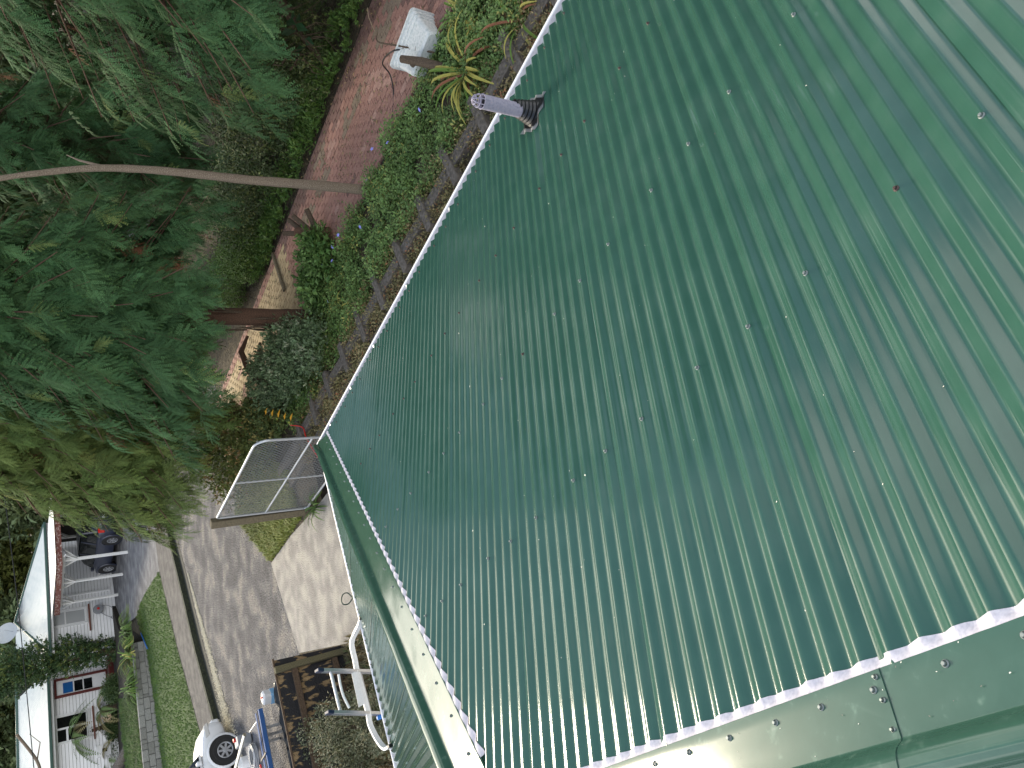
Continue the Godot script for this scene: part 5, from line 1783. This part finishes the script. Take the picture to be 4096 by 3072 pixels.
	tag(multi("leaf_litter", lf.done(), M.leaf, trs, cols, self), "brown and green fallen leaf litter over the brick path", "leaf litter", "", "stuff")
	cover("path_moss", "small weeds growing between the pavers of the path", [9.6, 10.5, 6.0, 16.5], 700, cluster("small", 12, .035, .017, .06, 2), .4, .9, [Color(.07, .11, .03), Color(.14, .15, .05)], .03)
	# block retaining wall over the road
	var bw0 := [Vector2(-9.55, -31.1), Vector2(-11.19, -29.72), Vector2(-12.47, -28.82), Vector2(-14.6, -27.3), Vector2(-17.0, -25.5)]
	var wl := thing("block_wall", "low grey concrete-block retaining wall behind the lawn", "retaining wall", gp(-12.5, -28.8, .1))
	for i in bw0.size() - 1:
		var a: Vector2 = bw0[i]
		var b: Vector2 = bw0[i + 1]
		var dd := (b - a).normalized()
		var dv := Vector3(dd.x, 0, dd.y)
		var nn := Vector3(-dd.y, 0, dd.x)
		var len := a.distance_to(b)
		for c in 4:
			var y := 1.0 + .205 * c
			var x := -.2 if c % 2 else 0.0
			while x < len - .02:
				var x0 := maxf(x, 0.0)
				var x1 := minf(x + .40, len)
				if x1 - x0 > .05 and y + .2 > gy(0, a.lerp(b, x0 / len).y) + .1:
					var m := a.lerp(b, (x0 + x1) * .5 / len)
					var kb := MB.new()
					kb.obox(Vector3(m.x, y, m.y) + nn * rnd(-.008, .008), dv * ((x1 - x0) * .5 - .006), UPV * .097, nn * .09, .008)
					part("block", kb, [M.block_a, M.block_b, M.block_a][rng.randi() % 3], wl)
				x += .406
	# agapanthus clumps
	var ag := [M.blade_green, M.blade_green, M.blade_dark]
	for q in [[-9.3, -32.0, "strap-leaved green clump at the bend of the asphalt drive", 70], [-9.95, -31.25, "strap-leaved clump with yellow dead leaves beside the block wall", 80], [-10.95, -30.55, "largest round strap-leaved clump overhanging the block wall", 110]]:
		var c := blades("agapanthus", q[2], "plant", Vector3(q[0], 1.66, q[1]), q[3] + 40, .8, 1.3, .048, ag if q[3] != 80 else [M.blade_green, M.blade_green, M.blade_yellow], "strap-leaved clumps above the block wall", 1.2)
	var hy := thing("dried_flower_head", "pale brown dried flower head on a stalk by the doorstep", "flower", Vector3(-13.0, 1.64, -33.6))
	var hs := MB.new()
	hs.tube([Vector3(-13.0, 1.64, -33.6), Vector3(-13.1, 2.3, -33.7)], .012, 5)
	part("stalk", hs, M.stem, hy)
	var hm2 := MB.new()
	for i in 60:
		var dq := Vector3(rng.randfn(), rng.randfn(), rng.randfn()).normalized()
		leaf(hm2, Vector3(-13.1, 2.35, -33.7) + dq * .13, dq, UPV, .07, .05)
	part("flower_head", hm2, M.dry_flower, hy)
	# ivy column, ferns, leaning trunk
	var mid := cluster("mid", 10, .09, .042, .12, 3)
	var ib := Vector3(-11.55, 1.45, -37.3)
	bush("ivy_column", "tall column of ivy and creeper at the corner of the white house", "creeper", ib, [[ib + UPV * .7, Vector3(.62, .9, .5)], [ib + UPV * 1.9 + Vector3(.15, 0, 0), Vector3(.85, 1.0, .6)], [ib + UPV * 3.1 + Vector3(.1, 0, .1), Vector3(.95, .8, .7)], [ib + UPV * 4.0 + Vector3(-.1, 0, 0), Vector3(1.0, .7, .7)], [ib + UPV * 4.6 + Vector3(-.6, 0, 0), Vector3(.8, .6, .6)]], 2600, mid, .9, 1.5, [Color(.035, .08, .03), Color(.075, .13, .04), Color(.17, .21, .05)], "", 5, "leaf", .06)
	tree_fern("tree fern with a thick brown trunk before the wide window", Vector3(-15.0, 1.6, -37.6), Vector3(-15.15, 3.28, -37.6), 15, 1.5)
	tree_fern("shorter tree fern with dark fronds low against the white boards", Vector3(-14.1, 1.6, -37.4), Vector3(-14.2, 2.25, -37.4), 11, 1.2)
	tree_fern("young tree fern at the picture's bottom edge before the house", Vector3(-16.3, 1.6, -37.0), Vector3(-16.3, 2.1, -37.0), 10, 1.4)
	var lt := thing("leaning_tree", "leaning mottled grey trunk with a long bare branch at the picture's corner", "tree", Vector3(-15.0, 1.6, -34.6))
	var l2 := MB.new()
	l2.tube(smooth([Vector3(-14.9, 1.5, -34.6), Vector3(-16.0, 2.2, -34.5), Vector3(-17.6, 3.4, -34.4), Vector3(-18.8, 5.0, -34.3)], 4), .2, 12)
	part("trunk", l2, M.bark_mottled, lt)
	var l3 := MB.new()
	l3.tube(smooth([Vector3(-18.2, 4.2, -34.3), Vector3(-16.6, 3.75, -34.0), Vector3(-15.2, 4.5, -34.0), Vector3(-14.2, 4.72, -33.9), Vector3(-13.0, 5.35, -33.9)], 5), .055, 8)
	l3.tube([Vector3(-14.2, 4.72, -33.9), Vector3(-13.6, 4.6, -34.1), Vector3(-13.2, 4.95, -34.2)], [.03, .02, .01], 6)
	part("branch", l3, M.bark_grey, lt)
	var sm3 := cluster("small", 12, .035, .017, .06, 2)
	for q in [[-13.1, -36.7, .35, "low dark shrub beside the maroon doorstep"], [-14.9, -37.2, .3, "low dark shrub at the foot of the tallest tree fern"], [-16.2, -37.0, .4, "low dark shrub under the meter box"], [-17.3, -36.4, .45, "low dark shrub behind the leaning mottled trunk"]]:
		bush("low_shrub", q[3], "shrub", Vector3(q[0], 1.64, q[1]), [[Vector3(q[0], 1.64 + q[2] * .6, q[1]), Vector3(.6, q[2], .4)]], 420, sm3, 2.0, 3.2, [Color(.045, .09, .03), Color(.09, .14, .04)], "low shrubs along the house wall", 3)
	var bs := MB.new()
	bs.tube([gp(-9.35, -31.6, .2), gp(-9.55, -30.2, .22)], .022, 6)
	single("blue_pole", bs, M.blue_plastic, "thin bright blue pole lying on the lawn edge by the drive", "pole")
	# overhead cable
	var cbm := MB.new()
	cbm.tube([Vector3(8, 6.45, -30.2), Vector3(0.66, 5.84, -29.49), Vector3(-2.57, 5.58, -29.31), Vector3(-6.96, 5.21, -29.06), Vector3(-12.29, 4.88, -28.84), Vector3(-15.81, 4.57, -28.62), Vector3(-26, 4.2, -28)], .016, 6)
	single("overhead_cable", cbm, M.black, "black overhead cable sagging in front of the white house", "cable")
func tree_fern(label: String, b: Vector3, top: Vector3, n: int, l: float) -> void:
	var t := thing("tree_fern", label, "tree fern", b, "tree ferns before the white house")
	var tm := MB.new()
	tm.tube([b - UPV * .1, b.lerp(top, .5), top], [.21, .18, .15], 12)
	part("trunk", tm, M.bark, t)
	for i in n:
		var az := TAU * i / n + rnd(-.2, .2)
		var d := Vector3(cos(az), 0, sin(az))
		var mb := MB.new()
		var k := 22
		var lift := rnd(.25, .75)
		for j in k:
			var f := (j + 1.0) / k
			var c := top + d * l * f + UPV * l * (lift * f - .85 * f * f)
			var c2 := top + d * l * (f - 1.0 / k) + UPV * l * (lift * (f - 1.0 / k) - .85 * pow(f - 1.0 / k, 2.0))
			var w := l * .24 * sin(PI * clampf(.08 + f * .9, 0, 1))
			mb.tri(c2, c, (c + c2) * .5 + UPV * .01, UPV)
			for s in [-1.0, 1.0]:
				var sd: Vector3 = (d.cross(UPV) * s + d * .35 - UPV * .25).normalized()
				kite(mb, c, sd, (c - c2).normalized(), w, l * .026)
		part("frond", mb, M.fern if rng.randf() < .8 else M.fern_dry, t)
	if n > 12:
		for i in 4:
			var d := Vector3(cos(i * 1.7), 0, sin(i * 1.7))
			var mb := MB.new()
			for j in 14:
				var c := top + d * (.15 + .012 * j) - UPV * (.06 * j)
				for s in [-1.0, 1.0]: kite(mb, c, (d.cross(UPV) * s - UPV * .9).normalized(), d, .16, .018)
			part("dead_frond", mb, M.fern_dry, t)
func rounded(hx: float, hy: float, r: float) -> Array:
	var o := []
	if hx < r: 
		for i in 20: o.append(Vector2.ZERO)
		return o
	for c in 4:
		var cx: float = (hx - r) * (1 if c == 0 or c == 3 else -1)
		var cy: float = (hy - r) * (1 if c < 2 else -1)
		for i in 5:
			var an := PI * .5 * c + PI * .5 * i / 4.0
			o.append(Vector2(cx + r * cos(an), cy + r * sin(an)))
	return o

# ---------------------------------------------------------------- what things are made of
func make_materials() -> void:
	var r := mat("roof", Color(1, 1, 1), .17, 0, .5)
	r.clearcoat_enabled = true; r.clearcoat = .15; r.clearcoat_roughness = .07
	r.albedo_texture = noise_tex(.012, [[0.0, lin(.030, .086, .064)], [.45, lin(.034, .096, .072)], [.62, lin(.038, .102, .077)], [1.0, lin(.050, .112, .088)]], 512, 5, 21)
	r.uv1_triplanar = true; r.uv1_world_triplanar = true; r.uv1_scale = Vector3.ONE * .8
	r.roughness_texture = noise_tex(.03, [[0.0, Color(.08, .08, .08)], [.55, Color(.105, .105, .105)], [.75, Color(.15, .15, .15)], [1.0, Color(.30, .30, .30)]], 512, 5, 8)
	r.roughness = 1.0
	var c := mat("roof_cap", Color(1, 1, 1), .15, 0, .5)
	c.clearcoat_enabled = true; c.clearcoat = .15; c.clearcoat_roughness = .07
	c.albedo_texture = noise_tex(.02, [[0.0, lin(.034, .088, .064)], [.5, lin(.038, .096, .071)], [.78, lin(.045, .105, .079)], [.9, lin(.10, .18, .14)], [1.0, lin(.2, .26, .22)]], 512, 5, 31)
	c.uv1_triplanar = true; c.uv1_world_triplanar = true; c.uv1_scale = Vector3.ONE * 1.3
	mat("screw", lin(.19, .22, .22), .5, .3)
	mat("screw_dark", lin(.075, .045, .045), .45, .3)
	mat("rivet", lin(.22, .25, .24), .4, .6)
	var s := surf("seal", [[0.0, lin(.40, .39, .46)], [.5, lin(.58, .56, .64)], [1.0, lin(.70, .67, .71)]], 6.0, .55, .03, 5.0, .12, 12)
	surf("gutter", [[0.0, lin(.58, .58, .64)], [.35, lin(.72, .73, .80)], [1.0, lin(.80, .81, .86)]], 2.0, .4, .03, 0, .05, 4)
	mat("wall_white", lin(.6, .6, .58), .7)
	surf("pvc", [[0.0, lin(.16, .14, .19)], [.35, lin(.30, .28, .37)], [.7, lin(.36, .33, .42)], [1.0, lin(.42, .30, .33)]], 5.0, .55, .02, 0, .05, 9)
	mat("rubber", lin(.012, .012, .014), .38)
	mat("black", lin(.012, .012, .013), .6)
	mat("sheet_black", lin(.01, .01, .011), .35)
	surf("alu", [[0.0, lin(.42, .43, .46)], [1.0, lin(.60, .61, .65)]], 3.0, .36, .03).metallic = .75
	surf("galv", [[0.0, lin(.40, .42, .45)], [1.0, lin(.58, .60, .64)]], 8.0, .42, .05).metallic = .55
	mat("wire", lin(.30, .31, .32), .55, .3)
	mat("chrome", lin(.68, .66, .62), .18, .95)
	surf("white_paint", [[0.0, lin(.60, .60, .60)], [.4, lin(.76, .76, .77)], [1.0, lin(.82, .82, .84)]], 5.0, .42, .02)
	mat("blue_cap", lin(.012, .022, .06), .35)
	mat("blue_plastic", lin(.02, .16, .55), .35)
	mat("blue_pale", lin(.22, .45, .72), .45)
	mat("dark_green", lin(.015, .04, .028), .5)
	var lt := leafy("litter", Color(1, 1, 1), .7, .1)
	# ground
	surf("earth", [[0.0, lin(.035, .026, .016)], [.5, lin(.07, .055, .032)], [1.0, lin(.13, .10, .055)]], .35, .95, .02, 8.0, .06, 2)
	surf("dark_earth", [[0.0, lin(.012, .010, .008)], [.6, lin(.035, .028, .02)], [1.0, lin(.08, .062, .04)]], .5, .95, .03, 8.0, .06, 3)
	surf("joint_earth", [[0.0, lin(.02, .016, .012)], [1.0, lin(.07, .055, .04)]], 1.0, .95, .03)
	var rd := surf("road", [[0.0, lin(.13, .128, .135)], [.3, lin(.175, .172, .18)], [.45, lin(.225, .22, .23)], [.56, lin(.28, .272, .278)], [.66, lin(.36, .343, .325)], [.78, lin(.46, .43, .39)], [1.0, lin(.52, .48, .42)]], .16, .9, .014, 9.0, .22, 5, 8)
	rd.detail_enabled = true
	rd.detail_albedo = noise_tex(.25, [[0.0, Color(.45, .44, .45)], [.5, Color(.74, .73, .73)], [1.0, Color(1, 1, 1)]], 512, 3, 77)
	rd.detail_blend_mode = BaseMaterial3D.BLEND_MODE_MUL
	rd.detail_uv_layer = BaseMaterial3D.DETAIL_UV_1
	surf("concrete", [[0.0, lin(.21, .195, .18)], [.32, lin(.255, .237, .218)], [.45, lin(.29, .27, .247)], [.55, lin(.32, .298, .27)], [.68, lin(.365, .338, .30)], [1.0, lin(.42, .385, .335)]], .30, .85, .012, 5.0, .2, 14, 8)
	surf("asphalt", [[0.0, lin(.06, .056, .052)], [.5, lin(.11, .102, .097)], [1.0, lin(.18, .165, .15)]], .3, .9, .015, 6.0, .2, 15, 7)
	surf("asphalt_light", [[0.0, lin(.10, .098, .105)], [.5, lin(.17, .165, .17)], [1.0, lin(.30, .29, .285)]], .22, .9, .012, 6.0, .2, 16, 7)
	surf("channel", [[0.0, lin(.010, .012, .009)], [.6, lin(.022, .024, .018)], [1.0, lin(.06, .058, .04)]], .8, .9, .03, 0, .05, 17)
	surf("kerb", [[0.0, lin(.012, .016, .011)], [.5, lin(.03, .034, .022)], [.8, lin(.07, .085, .035)], [1.0, lin(.16, .15, .11)]], .9, .9, .03, 6.0, .1, 18)
	surf("grass_soil", [[0.0, lin(.035, .06, .016)], [.5, lin(.055, .095, .024)], [1.0, lin(.09, .13, .035)]], .5, .95, .03, 6.0, .1, 19)
	leafy("grass", Color(1, 1, 1), .6, .3)
	mat("stone_var", Color(1, 1, 1), .85).vertex_color_use_as_albedo = true
	surf("crib", [[0.0, lin(.07, .06, .052)], [.5, lin(.13, .112, .098)], [1.0, lin(.22, .195, .17)]], 1.4, .92, .02, 7.0, .12, 23)
	for k in [["paver_red", .36, .195, .160], ["paver_tan", .46, .36, .22], ["paver_dark", .20, .115, .10], ["paver_moss", .26, .20, .15], ["paver_pale", .45, .27, .225]]:
		surf(k[0], [[0.0, lin(k[1] * .62, k[2] * .62, k[3] * .62)], [.5, lin(k[1] * .95, k[2] * .95, k[3] * .95)], [1.0, lin(k[1] * 1.25, k[2] * 1.25, k[3] * 1.25)]], 2.3, .86, .02, 5.0, .15, 24)
	mat("paver_var", Color(1, 1, 1), .87).vertex_color_use_as_albedo = true
	surf("block_a", [[0.0, lin(.20, .20, .19)], [1.0, lin(.36, .355, .34)]], 1.1, .92, .03, 5.0, .15, 26)
	surf("block_b", [[0.0, lin(.15, .15, .14)], [1.0, lin(.28, .275, .26)]], 1.1, .92, .03, 5.0, .15, 27)
	# plants
	leafy("leaf", Color(1, 1, 1), .58, .3)
	leafy("frond", Color(1, 1, 1), .75, .3).metallic_specular = .2
	for q in [["violet", .30, .30, .75], ["stem", .10, .11, .04], ["blade_green", .11, .19, .035], ["blade_yellow", .36, .33, .08], ["blade_rust", .24, .10, .055], ["blade_dark", .075, .13, .035], ["leaf_orange", .62, .32, .03], ["leaf_lime", .30, .33, .05], ["leaf_green", .16, .24, .05], ["leaf_dark", .02, .065, .025], ["fern", .12, .18, .06], ["fern_dry", .20, .17, .08], ["dry_flower", .38, .27, .18]]:
		var lm := mat(q[0], lin(q[1], q[2], q[3]), .6 if q[0] != "leaf_dark" else .3, 0, .3)
		lm.backlight_enabled = true
		lm.backlight = Color(.3, .3, .3)
		lm.cull_mode = BaseMaterial3D.CULL_DISABLED
	surf("bark", [[0.0, lin(.04, .028, .02)], [.5, lin(.10, .07, .048)], [1.0, lin(.19, .145, .10)]], 2.5, .95, .03, 9.0, .08, 33)
	surf("bark_red", [[0.0, lin(.035, .02, .014)], [.5, lin(.11, .06, .04)], [1.0, lin(.24, .14, .09)]], 3.0, .95, .03, 10.0, .08, 34)
	surf("bark_grey", [[0.0, lin(.10, .074, .052)], [.5, lin(.215, .165, .122)], [.8, lin(.33, .27, .21)], [1.0, lin(.55, .50, .42)]], 3.5, .95, .03, 10.0, .08, 35)
	surf("bark_mottled", [[0.0, lin(.06, .05, .042)], [.5, lin(.13, .11, .095)], [.8, lin(.2, .18, .16)], [.86, lin(.5, .5, .47)], [1.0, lin(.6, .6, .56)]], 1.2, .95, .03, 8.0, .08, 36)
	mat("rust_twig", lin(.20, .085, .055), .8)
	mat("pale_twig", lin(.40, .30, .20), .8)
	mat("cut_wood", lin(.50, .38, .24), .8)
	# timber and paint
	surf("grey_wood", [[0.0, lin(.06, .05, .035)], [.5, lin(.14, .115, .075)], [1.0, lin(.24, .20, .12)]], 2.0, .9, .03, 6.0, .1, 41)
	surf("lichen_wood", [[0.0, lin(.045, .038, .022)], [.5, lin(.12, .105, .06)], [1.0, lin(.20, .19, .10)]], 3.0, .95, .04, 7.0, .1, 42)
	surf("brown_wood", [[0.0, lin(.035, .022, .015)], [.5, lin(.085, .055, .035)], [1.0, lin(.16, .11, .07)]], 2.0, .9, .03, 6.0, .1, 43)
	mat("dark_wood", lin(.02, .018, .015), .9)
	var pl := surf("ply", [[0.0, lin(.008, .008, .011)], [.56, lin(.012, .012, .016)], [.61, lin(.05, .036, .02)], [.67, lin(.20, .135, .07)], [1.0, lin(.36, .26, .14)]], .55, .75, .011, 3.0, .1, 48, 6)
	pl.uv1_world_triplanar = false
	pl.uv1_scale = Vector3(1.3, .5, 1.3)
	surf("white_trim", [[0.0, lin(.72, .72, .73)], [1.0, lin(.83, .83, .84)]], .8, .5, .02, 0, .05, 51)
	surf("board", [[0.0, lin(.76, .76, .78)], [1.0, lin(.84, .84, .86)]], .4, .5, .02, 0, .05, 52)
	surf("board_b", [[0.0, lin(.74, .74, .76)], [1.0, lin(.83, .83, .85)]], .4, .5, .02, 0, .05, 53)
	surf("white_post", [[0.0, lin(.50, .49, .46)], [.4, lin(.72, .71, .70)], [1.0, lin(.80, .80, .80)]], 1.2, .6, .03, 0, .05, 54)
	mat("soffit", lin(.45, .44, .42), .7)
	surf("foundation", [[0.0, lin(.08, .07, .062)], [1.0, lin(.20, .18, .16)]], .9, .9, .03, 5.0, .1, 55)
	surf("far_roof", [[0.0, lin(.58, .60, .57)], [.5, lin(.68, .69, .65)], [1.0, lin(.76, .75, .70)]], .25, .6, .02, 0, .05, 56)
	surf("carport_roof", [[0.0, lin(.50, .53, .54)], [1.0, lin(.70, .72, .74)]], .3, .5, .02, 0, .05, 57)
	mat("far_green", lin(.045, .095, .078), .4)
	mat("red_trim", lin(.16, .055, .038), .6)
	surf("red_peel", [[0.0, lin(.12, .035, .028)], [.55, lin(.18, .055, .042)], [.68, lin(.32, .17, .14)], [.75, lin(.62, .58, .56)], [1.0, lin(.7, .68, .66)]], .5, .7, .03, 0, .05, 58)
	surf("maroon", [[0.0, lin(.085, .014, .012)], [.8, lin(.13, .022, .018)], [1.0, lin(.24, .10, .08)]], 1.0, .5, .03, 0, .05, 59)
	mat("pane_dark", lin(.006, .007, .008), .06)
	mat("pane_pale", lin(.40, .41, .42), .12)
	mat("pane_blue", lin(.015, .11, .34), .15)
	mat("dish", lin(.42, .44, .46), .5)
	mat("reel_grey", lin(.24, .25, .27), .5)
	mat("red", lin(.62, .025, .02), .4)
	# vehicles
	mat("paint_blue", lin(.012, .018, .045), .25).clearcoat_enabled = true
	mat("paint_white", lin(.74, .75, .78), .3).clearcoat_enabled = true
	mat("car_glass", lin(.01, .012, .013), .05)
	mat("tyre", lin(.018, .018, .019), .85)
	mat("tail", lin(.55, .02, .015), .2)
	mat("lamp_glass", lin(.60, .58, .56), .12)
	surf("chequer", [[0.0, lin(.12, .12, .135)], [.5, lin(.18, .18, .20)], [1.0, lin(.28, .28, .31)]], 6.0, .75, .06, 6.0, .12, 61).metallic_specular = .25
	mat("blue_steel", lin(.03, .085, .23), .6, 0, .25)
	mat("blue_steel_dark", lin(.010, .014, .03), .65, 0, .25)
	mat("cable", lin(.34, .35, .37), .45)
	surf("tub", [[0.0, lin(.36, .40, .40)], [.4, lin(.58, .62, .62)], [.75, lin(.72, .73, .73)], [1.0, lin(.78, .76, .74)]], 2.0, .55, .02, 0, .05, 62)

func _ready() -> void:
	rng.seed = 20240
	setup_view()
	make_materials()
	build_ground()
	build_house()
	build_path()
	build_crib_wall()
	build_far_house()
	build_trees()
	build_garden()
	build_gate()
	build_ladder()
	build_trailer()
	car("dark_car", "dark blue hatchback parked inside the carport", hp(2.0, 2.1, gy(0, hp(2.0, 2.1, 0).z) - HO.y + .135), d1, 4.1, 1.72, 1.56, M.paint_blue, 0)
	var wf := Vector3(.8, 0, -.6)
	var wr := wf.cross(UPV)
	var wc := Vector3(-9.07, 0, -19.35) - wf * (1.8 - .8) - wr * (.82 - .10)
	car("white_car", "white hatchback parked at the kerb behind the trailer", gp(wc.x, wc.z, .01), wf, 3.6, 1.64, 1.5, M.paint_white, 1)
	build_small()
	build_roof_litter()
